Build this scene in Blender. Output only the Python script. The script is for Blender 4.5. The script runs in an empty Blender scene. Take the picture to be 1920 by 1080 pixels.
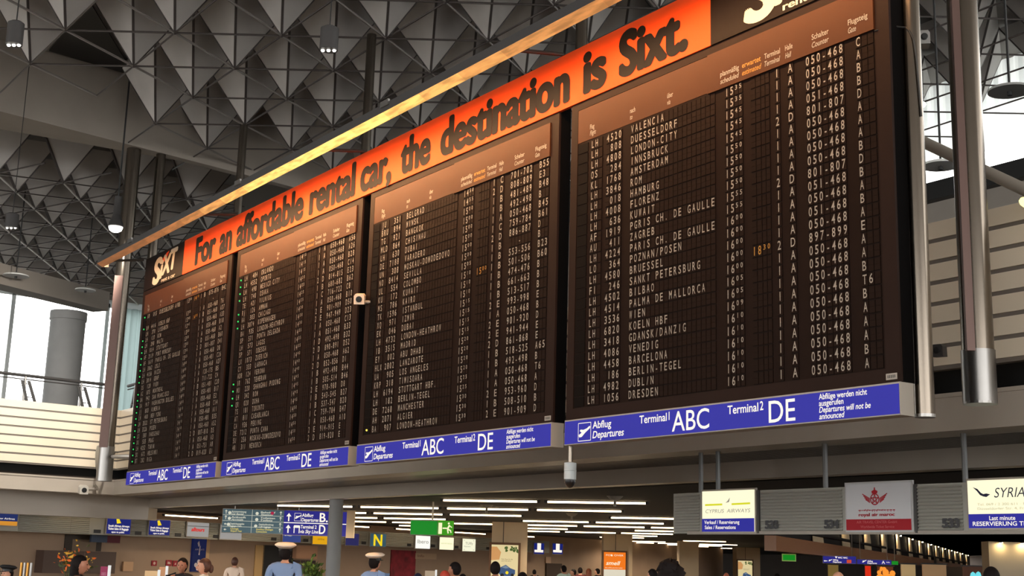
import bpy, bmesh, math, random
from mathutils import Vector, Matrix
random.seed(7)
R = math.radians
sc = bpy.context.scene
COL = sc.collection

# ------------------------------------------------------------------ camera, world, exposure
FPX = 2439.632
CAM = Vector((29.64573, -10.02615, 1.65))
CF = Vector((-0.803935, 0.557886, 0.206037))
CR = Vector((0.574743, 0.817851, 0.028093))
CU = Vector((0.152835, -0.141003, 0.978141))
cd = bpy.data.cameras.new('camera'); co = bpy.data.objects.new('camera', cd); COL.objects.link(co)
cd.sensor_fit = 'HORIZONTAL'; cd.sensor_width = 36.0; cd.lens = 36.0 * FPX / 1920.0
cd.clip_start = 0.05; cd.clip_end = 600
m = Matrix.Identity(4)
for i in range(3):
    m[i][0] = CR[i]; m[i][1] = CU[i]; m[i][2] = -CF[i]; m[i][3] = CAM[i]
co.matrix_world = m
sc.camera = co
sc.view_settings.view_transform = 'Standard'
sc.view_settings.look = 'None'
sc.view_settings.gamma = 1.0
sc.view_settings.use_curve_mapping = False
sc.view_settings.exposure = 0.0
w = bpy.data.worlds.new('world'); sc.world = w; w.use_nodes = True
bgn = w.node_tree.nodes['Background']
bgn.inputs[0].default_value = (1.0, 0.985, 0.95, 1); bgn.inputs[1].default_value = 7.5

TROUGH_RGB = (1.0, 0.55, 0.25); TROUGH_L = 200.0     # lamps in the trough over the boards

def area_light(name, loc, size, size_y, power, color, direction):
    l = bpy.data.lights.new(name, 'AREA'); l.shape = 'RECTANGLE'; l.size = size; l.size_y = size_y
    l.energy = power; l.color = color
    o = bpy.data.objects.new(name, l); COL.objects.link(o); o.location = loc
    o.rotation_euler = Vector(direction).to_track_quat('-Z', 'Y').to_euler()
    return o

# ------------------------------------------------------------------ pixel helpers (measured directions -> world points)
def ray(x, y): return CF + CR * ((x - 960) / FPX) - CU * ((y - 540) / FPX)
def atY(x, y, Y): d = ray(x, y); return CAM + d * ((Y - CAM.y) / d.y)
def atX(x, y, X): d = ray(x, y); return CAM + d * ((X - CAM.x) / d.x)
def atZ(x, y, Z): d = ray(x, y); return CAM + d * ((Z - CAM.z) / d.z)
def atD(x, y, D): return CAM + ray(x, y) * D
def LO_Z(x, y): return 15.505 + (x + 1.416) * 0.0383 + (y - 3.653) * 0.0451      # height of the lower roof nodes
def topx(P):
    d = Vector(P) - CAM; z = d.dot(CF)
    if z <= 0.1: return (-9999, -9999, z)
    return (960 + FPX * d.dot(CR) / z, 540 - FPX * d.dot(CU) / z, z)

# ------------------------------------------------------------------ materials
def lin(c):
    return tuple((v / 12.92 if v <= 0.04045 else ((v + 0.055) / 1.055) ** 2.4) for v in [q / 255 for q in c])
MATS = {}
def mat(name, rgb, rough=0.6, metal=0.0, spec=0.5, noise=0.0, nscale=8.0, emit=None, estr=0.0, coat=0.0, srgb=True, bump=0.0):
    if name in MATS: return MATS[name]
    mt = bpy.data.materials.new(name); mt.use_nodes = True
    nt = mt.node_tree; b = nt.nodes['Principled BSDF']
    c = lin(rgb) if srgb else tuple(rgb)
    b.inputs['Base Color'].default_value = (*c, 1)
    b.inputs['Roughness'].default_value = rough
    b.inputs['Metallic'].default_value = metal
    b.inputs['Specular IOR Level'].default_value = spec
    b.inputs['Coat Weight'].default_value = coat
    if noise > 0 or bump > 0:
        tc = nt.nodes.new('ShaderNodeTexCoord'); nz = nt.nodes.new('ShaderNodeTexNoise')
        nz.inputs['Scale'].default_value = nscale; nz.inputs['Detail'].default_value = 4
        nt.links.new(tc.outputs['Object'], nz.inputs['Vector'])
        if noise > 0:
            mr = nt.nodes.new('ShaderNodeMapRange')
            mr.inputs[1].default_value = 0.3; mr.inputs[2].default_value = 0.7
            mr.inputs[3].default_value = 1 - noise; mr.inputs[4].default_value = 1 + noise
            mx = nt.nodes.new('ShaderNodeMix'); mx.data_type = 'RGBA'; mx.blend_type = 'MULTIPLY'
            mx.inputs['Factor'].default_value = 1
            mx.inputs['A'].default_value = (*c, 1)
            nt.links.new(nz.outputs[0], mr.inputs[0]); nt.links.new(mr.outputs[0], mx.inputs['B'])
            nt.links.new(mx.outputs['Result'], b.inputs['Base Color'])
        if bump > 0:
            bp = nt.nodes.new('ShaderNodeBump'); bp.inputs['Strength'].default_value = bump
            nt.links.new(nz.outputs[0], bp.inputs['Height']); nt.links.new(bp.outputs[0], b.inputs['Normal'])
    if emit is not None:
        e = lin(emit) if srgb else tuple(emit)
        b.inputs['Emission Color'].default_value = (*e, 1); b.inputs['Emission Strength'].default_value = estr
    MATS[name] = mt
    return mt
def glow(name, rgb, s=1.0, base=None):
    return mat(name, base or tuple(int(v * 0.35) for v in rgb), rough=0.5, spec=0.2, emit=rgb, estr=s)

M_FRAME = mat('board_frame_brown', (36, 23, 18), rough=0.5, spec=0.05, noise=0.06, nscale=3)
M_HEAD = mat('board_header_brown', (72, 41, 24), rough=0.45, spec=0.08, noise=0.05, nscale=2)
M_RECESS = mat('board_recess_black', (7, 5, 5), rough=0.6, spec=0.1)
M_FLAP = mat('flap_dark', (30, 19, 14), rough=0.5, spec=0.03, noise=0.10, nscale=5)
M_RIM = mat('flap_slot_dark', (12, 8, 7), rough=0.7, spec=0.05)
M_SIDE = mat('board_side_black', (8, 7, 7), rough=0.7, spec=0.03)
M_WHITE = mat('flap_white', (148, 138, 126), rough=0.6)
M_AMBER = mat('flap_amber', (160, 108, 14), rough=0.6)
M_ORANGE = mat('banner_orange', (216, 70, 18), rough=0.6, spec=0.15)
M_BLACKINK = mat('banner_black', (18, 13, 12), rough=0.6, spec=0.1)
M_LOGOW = mat('logo_white', (186, 172, 152), rough=0.5)
M_LOGOP = mat('logo_panel_black', (24, 15, 12), rough=0.5, spec=0.06)
M_GREENLED = glow('green_led', (50, 235, 110), 0.85)
M_YELLED = glow('yellow_led', (255, 220, 90), 1.4)
M_BLUESIGN = glow('blue_sign', (38, 38, 156), 0.95)
M_SIGNWHITE = glow('sign_white', (255, 246, 232), 1.0)
M_SIGNFRAME = mat('sign_frame_grey', (150, 142, 132), rough=0.5)
M_CHROME = mat('chrome', (112, 104, 95), rough=0.24, metal=1.0)
M_STEEL = mat('brushed_steel', (150, 148, 146), rough=0.35, metal=1.0)
M_DGREY = mat('dark_grey', (52, 50, 50), rough=0.5)
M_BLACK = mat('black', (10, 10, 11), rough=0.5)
M_TUBE = mat('truss_tube', (64, 58, 56), rough=0.4, metal=0.3)
M_CHORD_LIT = mat('truss_chord_lit', (196, 192, 188), rough=0.45, metal=0.1)
M_CHORDN_LIT = mat('truss_chord_near_lit', (112, 106, 102), rough=0.45, metal=0.2)
M_PYR = mat('pyramid_panel', (176, 172, 168), rough=0.75, noise=0.06, nscale=1.2)
M_DECK = mat('roof_deck', (140, 135, 130), rough=0.9)
M_BEAMGREY = mat('beam_plaster', (138, 130, 122), rough=0.85, noise=0.05, nscale=1.0)
M_PARAPET = mat('parapet_panel', (236, 222, 200), rough=0.32, noise=0.03, nscale=0.6)
M_SEAM = mat('parapet_seam', (120, 112, 104), rough=0.6)
M_FASCIA = mat('gallery_fascia', (182, 172, 160), rough=0.25, noise=0.04, nscale=1.0)
M_SOFFIT = mat('slatted_soffit', (84, 74, 66), rough=0.30, metal=0.6)
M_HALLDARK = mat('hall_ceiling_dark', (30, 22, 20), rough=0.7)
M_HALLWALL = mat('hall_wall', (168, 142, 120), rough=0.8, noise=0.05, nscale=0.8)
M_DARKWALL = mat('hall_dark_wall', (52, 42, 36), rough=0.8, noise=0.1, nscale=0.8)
M_PILLAR = mat('cream_pillar', (214, 190, 156), rough=0.55, noise=0.03, nscale=1.5)
M_GREYCOL = mat('grey_column', (142, 142, 142), rough=0.7, noise=0.05, nscale=2)
M_SLAT = mat('slatted_metal', (160, 160, 152), rough=0.5, metal=0.1)
M_FLOOR = mat('terrazzo_floor', (150, 140, 128), rough=0.35, noise=0.12, nscale=3)
M_LAMP = glow('fluorescent', (255, 222, 176), 9.0)
M_BULB = glow('spot_bulb', (255, 250, 240), 7.0)
M_CREAMGLOW = glow('cream_lit_panel', (255, 250, 214), 1.0)
M_NUM = mat('number_dark', (40, 40, 44), rough=0.5)

# ------------------------------------------------------------------ mesh builder
class MB:
    def __init__(self): self.v = []; self.f = []; self.mi = []; self.k = 0
    def face(self, pts):
        b = len(self.v); self.v += [tuple(p) for p in pts]; self.f.append(tuple(range(b, b + len(pts)))); self.mi.append(self.k)
    def raw(self, vs, fs):
        b = len(self.v); self.v += [tuple(p) for p in vs]
        for f in fs: self.f.append(tuple(b + i for i in f)); self.mi.append(self.k)
    def box(self, x0, x1, y0, y1, z0, z1):
        v = [(x0, y0, z0), (x1, y0, z0), (x1, y1, z0), (x0, y1, z0), (x0, y0, z1), (x1, y0, z1), (x1, y1, z1), (x0, y1, z1)]
        self.raw(v, [(0, 3, 2, 1), (4, 5, 6, 7), (0, 1, 5, 4), (1, 2, 6, 5), (2, 3, 7, 6), (3, 0, 4, 7)])
    def obox(self, fr, u0, u1, v0, v1, d0, d1):
        c = [fr.p(u, v, d) for v in (v0, v1) for (u, d) in ((u0, d1), (u1, d1), (u1, d0), (u0, d0))]
        self.raw(c, [(0, 3, 2, 1), (4, 5, 6, 7), (0, 1, 5, 4), (1, 2, 6, 5), (2, 3, 7, 6), (3, 0, 4, 7)])
    def tube(self, p, q, r, n=10, r2=None, caps=True):
        p = Vector(p); q = Vector(q); r2 = r if r2 is None else r2
        a = (q - p).normalized(); t = Vector((0, 0, 1)) if abs(a.z) < 0.9 else Vector((1, 0, 0))
        x = a.cross(t).normalized(); y = a.cross(x)
        vs = []
        for c, rr in ((p, r), (q, r2)):
            for i in range(n):
                an = 2 * math.pi * i / n; vs.append(c + x * (rr * math.cos(an)) + y * (rr * math.sin(an)))
        fs = [(i, i + n, (i + 1) % n + n, (i + 1) % n) for i in range(n)]
        if caps: fs += [tuple(range(n)), tuple(reversed(range(n, 2 * n)))]
        self.raw(vs, fs)
    def lathe(self, prof, c=(0, 0, 0), n=20, axis=None):
        # prof: list of (r,h); axis direction (default z)
        a = Vector(axis or (0, 0, 1)).normalized(); t = Vector((1, 0, 0)) if abs(a.x) < 0.9 else Vector((0, 1, 0))
        x = (t - a * t.dot(a)).normalized(); y = a.cross(x); c = Vector(c)
        vs = []
        for r, h in prof:
            for i in range(n):
                an = 2 * math.pi * i / n; vs.append(c + a * h + x * (r * math.cos(an)) + y * (r * math.sin(an)))
        fs = []
        for j in range(len(prof) - 1):
            for i in range(n):
                i2 = (i + 1) % n; fs.append((j * n + i, j * n + i2, (j + 1) * n + i2, (j + 1) * n + i))
        fs.append(tuple(reversed(range(n)))); fs.append(tuple(range((len(prof) - 1) * n, len(prof) * n)))
        self.raw(vs, fs)
    def prism(self, pts, ext):
        pts = [Vector(p) for p in pts]; e = Vector(ext); n = len(pts)
        vs = pts + [p + e for p in pts]
        fs = [tuple(range(n)), tuple(reversed(range(n, 2 * n)))] + [(i, i + n, (i + 1) % n + n, (i + 1) % n) for i in range(n)]
        self.raw(vs, fs)
    def build(self, name, mats, parent=None, smooth=False, loc=None):
        """one mesh object; vertices are world coordinates, stored relative to the parent's (or own) origin"""
        if not isinstance(mats, (list, tuple)): mats = [mats]
        org = ORG.get(parent.name, Vector()) if parent is not None else (Vector(loc) if loc is not None else Vector())
        me = bpy.data.meshes.new(name)
        me.from_pydata([tuple(Vector(p) - org) for p in self.v], [], self.f)
        for mt in mats: me.materials.append(mt)
        if len(mats) > 1: me.polygons.foreach_set('material_index', self.mi)
        me.update()
        bm = bmesh.new(); bm.from_mesh(me); bmesh.ops.remove_doubles(bm, verts=bm.verts, dist=1e-5)
        bm.to_mesh(me); bm.free()
        if smooth: me.polygons.foreach_set('use_smooth', [True] * len(me.polygons))
        if smooth:
            try: me.set_sharp_from_angle(angle=R(40))
            except Exception: pass
        o = bpy.data.objects.new(name, me); COL.objects.link(o)
        ORG[o.name] = org
        if parent is not None: o.parent = parent
        else: o.location = org
        return o
ORG = {}
def tag(o, label, cat, group=None, kind=None):
    if label: o['label'] = label
    if cat: o['category'] = cat
    if group: o['group'] = group
    if kind: o['kind'] = kind
    return o
def empty(name, loc, label, cat, group=None):
    o = bpy.data.objects.new(name, None); COL.objects.link(o); o.location = loc; o.empty_display_size = 0.2
    ORG[o.name] = Vector(loc)
    return tag(o, label, cat, group)
def struct(mb, name, mats, label=None, smooth=False):
    o = mb.build(name, mats, smooth=smooth); o['kind'] = 'structure'
    if label: o['label'] = label
    return o
def copy_tree(o, parent=None, loc=None, keep_loc=True):
    c = o.copy(); COL.objects.link(c); c.parent = parent
    if loc is not None: c.location = loc
    for ch in list(o.children): copy_tree(ch, c)
    return c

class Frame:
    """u to the right in the picture, v up, d towards the viewer; origin lower left"""
    def __init__(self, o, u, w=1, h=1):
        self.o = Vector(o); self.u = Vector(u).normalized(); self.v = Vector((0, 0, 1)); self.n = self.u.cross(self.v); self.w = w; self.h = h
    def p(self, u, v, d=0): return self.o + self.u * u + self.v * v + self.n * d
class Plane:
    def __init__(self, pt, az):
        self.pt = Vector(pt); self.t = Vector((math.cos(R(az)), math.sin(R(az)), 0)); self.n = self.t.cross(Vector((0, 0, 1)))
    def at(self, x, y):
        d = ray(x, y); return CAM + d * ((self.pt - CAM).dot(self.n) / d.dot(self.n))
    def frame(self, x0, y0, x1, y1, lift=0.0):
        P = self.at(x0, y0); Q = self.at(x1, y1)
        o = Vector((P.x, P.y, Q.z)) + self.n * lift
        return Frame(o, self.t, (Vector((Q.x, Q.y, 0)) - Vector((P.x, P.y, 0))).dot(self.t), P.z - Q.z)

# ------------------------------------------------------------------ lettering
_tc = {}
def glyph(s, bold=0.0, shear=0.0, res=4):
    key = (s, bold, shear, res)
    if key in _tc: return _tc[key]
    cu = bpy.data.curves.new('t', 'FONT'); cu.body = s; cu.offset = bold; cu.shear = shear; cu.resolution_u = res; cu.size = 1.0
    ob = bpy.data.objects.new('t', cu); COL.objects.link(ob)
    dg = bpy.context.evaluated_depsgraph_get(); ev = ob.evaluated_get(dg); me = ev.to_mesh()
    vs = [tuple(v.co) for v in me.vertices]; fs = [tuple(p.vertices) for p in me.polygons]
    ev.to_mesh_clear(); bpy.data.objects.remove(ob); bpy.data.curves.remove(cu)
    x0 = min([v[0] for v in vs] or [0]); x1 = max([v[0] for v in vs] or [0])
    _tc[key] = (vs, fs, x0, x1)
    return _tc[key]
_H = glyph('H'); CAPH = max(v[1] for v in _H[0])
def put_text(mb, s, fr, u, v, cap, width=None, bold=0.0, shear=0.0, d=0.004, align='l', xs=1.0, res=4):
    """flat lettering on a frame: left/baseline at (u, v), capital height cap; width stretches the whole string"""
    if not s.strip(): return 0
    fat = bold if bold > 0.018 else 0.0
    vs, fs, x0, x1 = glyph(s, 0.0 if fat else bold, shear, res)
    x0 -= fat; x1 += fat
    sy = cap / CAPH; sx = sy * xs
    if width: sx = width / max(1e-6, x1 - x0)
    W = (x1 - x0) * sx
    if align == 'c': u -= W / 2
    if align == 'r': u -= W
    offs = [(0, 0)] if not fat else [(fat * math.cos(2 * math.pi * i / 14), fat * 0.7 * math.sin(2 * math.pi * i / 14)) for i in range(14)]
    for k, (ox, oy) in enumerate(offs):          # heavy weights: overlaid copies thicken the strokes
        mb.raw([fr.p(u + (p[0] + ox - x0) * sx, v + (p[1] + oy) * sy, d + k * 0.0001) for p in vs], fs)
    return W
def poly(mb, fr, pts, d=0.004):
    mb.face([fr.p(a, b, d) for a, b in pts])
def disc(mb, fr, u, v, r, d=0.004, n=16, ry=None):
    ry = ry or r
    mb.face([fr.p(u + r * math.cos(2 * math.pi * i / n), v + ry * math.sin(2 * math.pi * i / n), d) for i in range(n)])
def bar(mb, fr, a, b, wd, d=0.004):
    a = Vector((a[0], a[1])); b = Vector((b[0], b[1])); t = (b - a).normalized(); nn = Vector((-t.y, t.x)) * wd / 2
    mb.face([fr.p(q.x, q.y, d) for q in (a - nn, b - nn, b + nn, a + nn)])
# ================================================================== DEPARTURE BOARDS
PITCH, BW = 5.5, 5.22
Z_SIGN0, Z_SIGN1, Z_BAN0, Z_BAN1 = 3.11, 3.425, 7.628, 8.40
ROWS4 = """LH|4520|VALENCIA|1535||1|A|050-468|C
LH|808|DUESSELDORF|1535||1|A|050-468|A
LH|4808|LONDON-CITY|1545||1|A|050-468|B
OS|284|INNSBRUCK|1545||1|A|051-468|B
KL|1768|AMSTERDAM|1545||2|D|801-807|D
LH|3846|ROM|1550||1|A|050-468|A
LH|018|HAMBURG|1550||1|A|050-468|A
LH|4008|FLORENZ|1550||1|A|050-468|A
LH|636|KUWAIT|1550||1|A|050-468|B
AF|1919|PGRIS CH. DE GAULLE|1555||2|D|801-807|D
AU|411|ZAGREB|1555||1|A|051-468|B
LH|4224|PARIS CH. DE GAULLE|1600||1|A|050-468|A
LO|364|POZNAN/POSEN|1600||1|A|051-468|B
LH|4580|BRUESSEL|1600||1|A|050-468|A
FI|246|SANKT PETERSBURG|1600|1830|2|D|897-899|E
LH|4502|BILBAO|1600||1|A|050-468|A
LH|4514|PALMA DE MALLORCA|1605||1|A|050-468|A
LH|3536|WIEN|1605||1|A|050-468|B
LH|6820|KOELN HBF|1609||1|A|050-468|T6
LH|3418|GDANSK/DANZIG|1610||1|A|050-468|B
LH|4086|VENEDIG|1610||1|A|050-468|A
LH|4458|BARCELONA|1610||1|A|050-468|A
LH|186|BERLIN-TEGEL|1610||1|A|050-468|A
LH|4982|DUBL/N|1610||1|A|050-468|B
LH|1056|DRESDEN|1610||1|A|050-468|A"""
ROWS3 = """JU|351|BELGRAD|1450||1|C|701-702|B55
BRU|894|MINSK|1455||2|D|808-809|E3
TG|921|BANGKOK|1500||1|B|481-489|B48
MLD|864|CHISINAU|1500||1|B|492-498|B
LH|630|DUBAI|1500||1|A|050-468|B45
DE|7188|VARADERO|1500||1|C|759-784|B61
UN|308|MOSKAU-DOMODEDOVO|1500||2|D|886-887|D
NO|8414|SEVILLA|1500||1|B|   -|B
UL|554|COLOMBO|1505||1|B|553-556|B23
KU|172|KUWAIT|1510|1500|1|B|501-506|B60
MS|786|KAIRO|1510||1|B|474-476|B
TK|1596|ISTANBUL|1510||1|B|661-663|B
XQ|971|IZMIR|1515||1|B|513-517|B
EK|046|DUBAI|1515||2|E|993-998|E
LH|4732|LONDON-HEATHROW|1515||1|A|050-468|B
IB|3515|MADRID|1515||2|E|901-920|D
EY|002|ABU DHABI|1520||2|E|941-944|E
HLX|2802|LANZAROTE|1520||2|D|861-868|E
UA|905|LOS ANGELES|1520||1|B|518-525|A65
KRP|318|TIMISOARA|1520||1|B|492-498|B
LH|6194|STUTTGART HBF.|1525||1|A|050-468|T6
LH|182|BERLIN-TEGEL|1525||1|A|050-468|A
DE|7260|MANCHESTER|1530||2|E|953-960|D
AH|2071|ALGIER|1530||1|B|508-510|B
BA|907|LONDON-HEATHROW|1530||2|E|901-909|D"""
ROWS2 = """LH|484|ORLANDO|1415||1|A|050-468|A56
LH|4552|OPORTO|1415||1|A|050-468|A26
LH|498|MEXICO CITY|1415||1|A|050-468|B28
LH|740|OSAKA|1420||1|A|050-468|C14
TE|421|VILNIUS|1425||2|D|814-815|E23
RJ|126|AMMAN|1425||1|B|680-682|B62
AA|303|CHICAGO|1425||1|C|716-722|C8
LH|3074|KOPENHAGEN|1430||1|A|050-468|B10
BA|935|LONDON-HEATHROW|1430||2|E|901-909|D50
SP|571|PONTA DELGADA|1430||2|E|947-949|D23
LH|573|LAGOS|1435||1|A|050-468|C13
SP|571|ODESSA|1435||1|A|051-468|B33
LX|1073|ZUERICH|1435||1|D|492-498|B32
CY|333|LARNACA|1440||2|D|890-891|D52
ADR|124|VERONA|1440||1|A|050-468|A62
IR|762|TEHERAN|1440||2|D|852-856|D1
MU|220|SHANGHAI PUDONG|1445||1|B|492-498|B44
LH|342|ROM|1445||1|B|505-514|B46
QR|020|DOHA|1445||2|E|978-980|D8
TS|181|TORONTO|1445||1|B|543-545|B27
AT|811|CASABLANCA|1450||1|B|537-547|B20
CA|936|PEKING|1450||1|C|759-784|B47
DE|7212|PUNTA CANA|1450||1|A|050-468|A10
SU|256|MOSKAU-DOMODEDOVO|1450||2|E|914-915|E
4R|311|MENORCA|1450||2|D|819-820|E"""
ROWS1 = """AB|015|DUESSELDORF AIRB|1300|1410|1|B|875-876|B42
||||||||   -|
LH|4416|KOELN HBF|1330||1|A|050-468|T6
LH|370|LISSABON|1345|1400|1|B|051-468|A37
LH|120|ROM|1345||1|A|050-468|A33
LH|398|MALTA|1350||1|A|050-468|B18
LH|1014|STUTTGART|1350||1|A|050-468|A2
AF|2119|PORT MORESBY|1355||1|D|051-468|B60
AF|1619|PARIS CH. DE GAULLE|1355||2|D|801-807|D41
LH|3062|OSLO|1355||1|A|050-468|D8
LH|4156|NIZZA|1400||1|A|050-481|C26
LH|3014|GENF|1400||1|A|050-468|A27
OS|128|WIEN|1400||1|A|120-175|B5
AC|875|MONTREAL|1400||1|A|711-722|C4
UA|942|SAN FRANCISCO|1405||1|B|051-481|C20
UA|917|WASHINGTON DULLES|1405||1|B|050-481|B17
JJ|803|ALMERIA|1405||1|A|050-468|E2
LH|400|NEW YORK|1410||1|A|050-468|C14
LH|3532|ST PETERSBURG|1410||1|A|050-468|A11
LH|3226|POSEN|1410||1|A|050-481|B35
LO|380|WARSCHAU|1410||1|A|050-468|A52
OK|535|PRAG|1410||2|D|807-810|D5
LH|4252|TURIN|1415||1|A|050-468|A3
SK|672|HELSINKI|1415||1|A|051-751|A8
BT|282|RIGA|1415||2|D|819-820|E1"""
CW = 0.0795
ROW_Z = [6.932 - 0.1389 * i for i in range(25)]
# columns: start x, cell pitch, count
COLS = dict(dot=(0.16, 0.20, 1), air=(0.425, CW, 3), fli=(0.735, CW, 4), des=(1.215, CW, 19), tim=(2.88, 0.0785, 2), tmi=(3.038, 0.066, 2),
            est=(3.29, 0.0785, 2), emi=(3.448, 0.066, 2), ter=(3.655, CW, 1), hal=(3.84, 0.10, 1), cou=(4.10, 0.0765, 7), gat=(4.785, CW, 3))
BF = Frame((0, 0, 0), (1, 0, 0))           # board face y = 0, looking towards -y
_row_mesh = None
def flap_row(parent, x0, z):
    """one line of the board: the row of little flaps, shared mesh"""
    global _row_mesh
    if _row_mesh is None:
        mb = MB()
        for key, (cx, pw, n) in COLS.items():
            if key == 'dot':
                mb.k = 0; mb.box(cx, cx + pw, -0.012, -0.006, -0.020, 0.104); continue
            for i in range(n):
                a = cx + i * pw
                mb.k = 0; mb.box(a + 0.001, a + pw - 0.001, -0.008, -0.004, -0.022, 0.108)
                mb.k = 1
                mb.box(a + 0.004, a + pw - 0.004, -0.012, -0.006, -0.018, 0.0417)
                mb.box(a + 0.005, a + pw - 0.005, -0.012, -0.006, 0.0435, 0.103)
        o = mb.build('flap_row', [M_RIM, M_FLAP]); _row_mesh = o.data
        bpy.data.objects.remove(o)
    o = bpy.data.objects.new('flap_row', _row_mesh); COL.objects.link(o)
    o.parent = parent; o.location = Vector((x0, 0, z)) - ORG[parent.name]
    ORG[o.name] = Vector((x0, 0, z))
    return o
def put_flap(mb, ch, x, z, cell, cap=0.096, bold=0.004):
    if ch == ' ': return
    vs, fs, a, b = glyph(ch, bold, 0.0, 3)
    sy = cap / CAPH
    wH = _H[3] - _H[2]
    tw = cell * 0.62
    sx = sy * 0.70
    if (b - a) * sx > tw: sx = tw / (b - a)
    elif ch not in "1I-./JL" and (b - a) * sx < tw * 0.9: sx = tw * 0.93 / (b - a)
    u = x + cell / 2 - (b - a) * sx / 2
    mb.raw([(u + (p[0] - a) * sx, -0.0145, z + p[1] * sy) for p in vs], fs)
def make_board(k, rows, label, leds):
    x0 = PITCH * k
    root = empty('departure_board', (x0 + BW / 2, 0.15, Z_SIGN1), label, 'departure board')
    # housing: black box with a recess floor behind the flaps and a brown front frame
    mb = MB(); mb.box(x0, x0 + BW, 0.02, 0.19, Z_SIGN1, 8.36 if k in (0, 3) else 7.95)
    mb.build('housing', M_SIDE, root)
    mb = MB(); mb.box(x0 + 0.13, x0 + BW - 0.16, -0.005, 0.03, 3.53, 7.15)
    mb.build('flap_field', M_FLAP, root)
    mb = MB()
    mb.box(x0, x0 + 0.14, -0.012, 0.02, Z_SIGN1 + 0.005, Z_BAN0)
    mb.box(x0 + BW - 0.175, x0 + BW, -0.012, 0.02, Z_SIGN1 + 0.005, Z_BAN0)
    mb.box(x0 + 0.14, x0 + BW - 0.175, -0.012, 0.02, 7.525, Z_BAN0)
    mb.box(x0 + 0.14, x0 + BW - 0.175, -0.012, 0.02, Z_SIGN1 + 0.005, 3.565)
    mb.build('frame', M_FRAME, root)
    # two header plates, the right one standing a little proud
    mb = MB(); mb.box(x0 + 0.142, x0 + 2.61, -0.010, 0.02, 7.065, 7.52)
    h1 = mb.build('header_plate', M_HEAD, root)
    mb = MB(); mb.box(x0 + 2.614, x0 + BW - 0.18, -0.030, 0.02, 7.045, 7.52)
    h2 = mb.build('header_plate', M_HEAD, root)
    f1 = Frame((x0, -0.010, 0), (1, 0, 0)); f2 = Frame((x0, -0.030, 0), (1, 0, 0))
    mb = MB()
    for a, b, x in (('Flug', 'Flight', 0.40), ('nach', 'to', 1.205), ('über', 'via', 1.90)):
        put_text(mb, a, f1, x, 7.20, 0.062, xs=0.62, bold=0.01); put_text(mb, b, f1, x, 7.115, 0.062, xs=0.62, bold=0.01, shear=0.22)
    mb.build('header_lettering', M_WHITE, h1)
    mb = MB()
    for a, b, x, wd in (('planmäßig', 'scheduled', 2.835, 0.30), ('Terminal', 'Terminal', 3.53, 0.235), ('Halle', 'Hall', 3.84, None),
                        ('Schalter', 'Counter', 4.222, 0.235), ('Flugsteig', 'Gate', 4.717, 0.255)):
        put_text(mb, a, f2, x, 7.19, 0.060, width=wd, xs=0.62, bold=0.01)
        put_text(mb, b, f2, x, 7.10, 0.060, width=wd if b not in ('Gate', 'Hall') else None, xs=0.62, bold=0.01, shear=0.22)
    mb.build('header_lettering', M_WHITE, h2)
    mb = MB()
    put_text(mb, 'erwartet', f2, 3.185, 7.19, 0.060, width=0.29, bold=0.014); put_text(mb, 'estimated', f2, 3.185, 7.10, 0.060, width=0.30, bold=0.014, shear=0.22)
    ob = mb.build('estimated_lettering', M_AMBER, h2); ob['label'] = 'amber header lettering'
    for i, line in enumerate(rows.split('\n')):
        z = ROW_Z[i]
        q = (line.split('|') + [''] * 9)[:9]
        if line.startswith('||||'): q = ['', '', '', '', '', '', '', '   -', '']
        row = flap_row(root, x0, z)
        mb = MB()
        def word(key, s, right=False):
            cx, pw, n = COLS[key]
            if right: s = s.rjust(n)
            for j, ch in enumerate(s[:n]): put_flap(mb, ch, x0 + cx + j * pw, z, pw)
        word('air', q[0]); word('fli', q[1], True); word('des', q[2])
        word('tim', q[3][:2])
        for j, ch in enumerate(q[3][2:]): put_flap(mb, ch, x0 + COLS['tmi'][0] + j * 0.066, z + 0.042, 0.058, cap=0.056)
        word('ter', q[5]); word('hal', q[6]); word('cou', q[7]); word('gat', q[8])
        if mb.v: mb.build('row_lettering', M_WHITE, row)
        if q[4]:
            mb = MB(); word('est', q[4][:2])
            for j, ch in enumerate(q[4][2:]): put_flap(mb, ch, x0 + COLS['emi'][0] + j * 0.066, z + 0.042, 0.058, cap=0.056)
            e = mb.build('estimated_time', M_AMBER, row); e['label'] = 'amber estimated time'
        if i in leds:
            mb = MB(); mb.lathe([(0.0, -0.022), (0.014, -0.02), (0.018, 0.0)], (x0 + 0.27, -0.008, z + 0.045), 10, (0, 1, 0))
            e = mb.build('indicator_lamp', M_YELLED if leds[i] == 'y' else M_GREENLED, row)
            e['label'] = 'small lit yellow lamp' if leds[i] == 'y' else 'small lit green lamp'
    # maker's plate lower right
    mb = MB(); mb.box(x0 + 4.86 + 0.19, x0 + 4.99 + 0.19, -0.018, -0.012, 3.455, 3.515)
    pl = mb.build('maker_plate', M_SIGNFRAME, root)
    mb = MB(); fr = Frame((x0 + 5.05, -0.018, 3.455), (1, 0, 0))
    for j in range(5): mb.face([fr.p(0.02 + j * 0.02, 0.015, 0.002), fr.p(0.032 + j * 0.02, 0.015, 0.002), fr.p(0.032 + j * 0.02, 0.045, 0.002), fr.p(0.02 + j * 0.02, 0.045, 0.002)])
    mb.build('plate_marks', M_DGREY, pl)
    return root
make_board(3, ROWS4, 'nearest departure board, Valencia on its top line, Dresden on its last', {})
make_board(2, ROWS3, 'departure board headed by Belgrad, second from the right end', {24: 'y'})
make_board(1, ROWS2, 'departure board headed by Orlando, with a few green lamps down its left edge', {0: 'g', 1: 'g', 2: 'g', 3: 'g', 5: 'g', 6: 'g', 7: 'g', 15: 'g', 16: 'g', 17: 'g', 18: 'g'})
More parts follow.
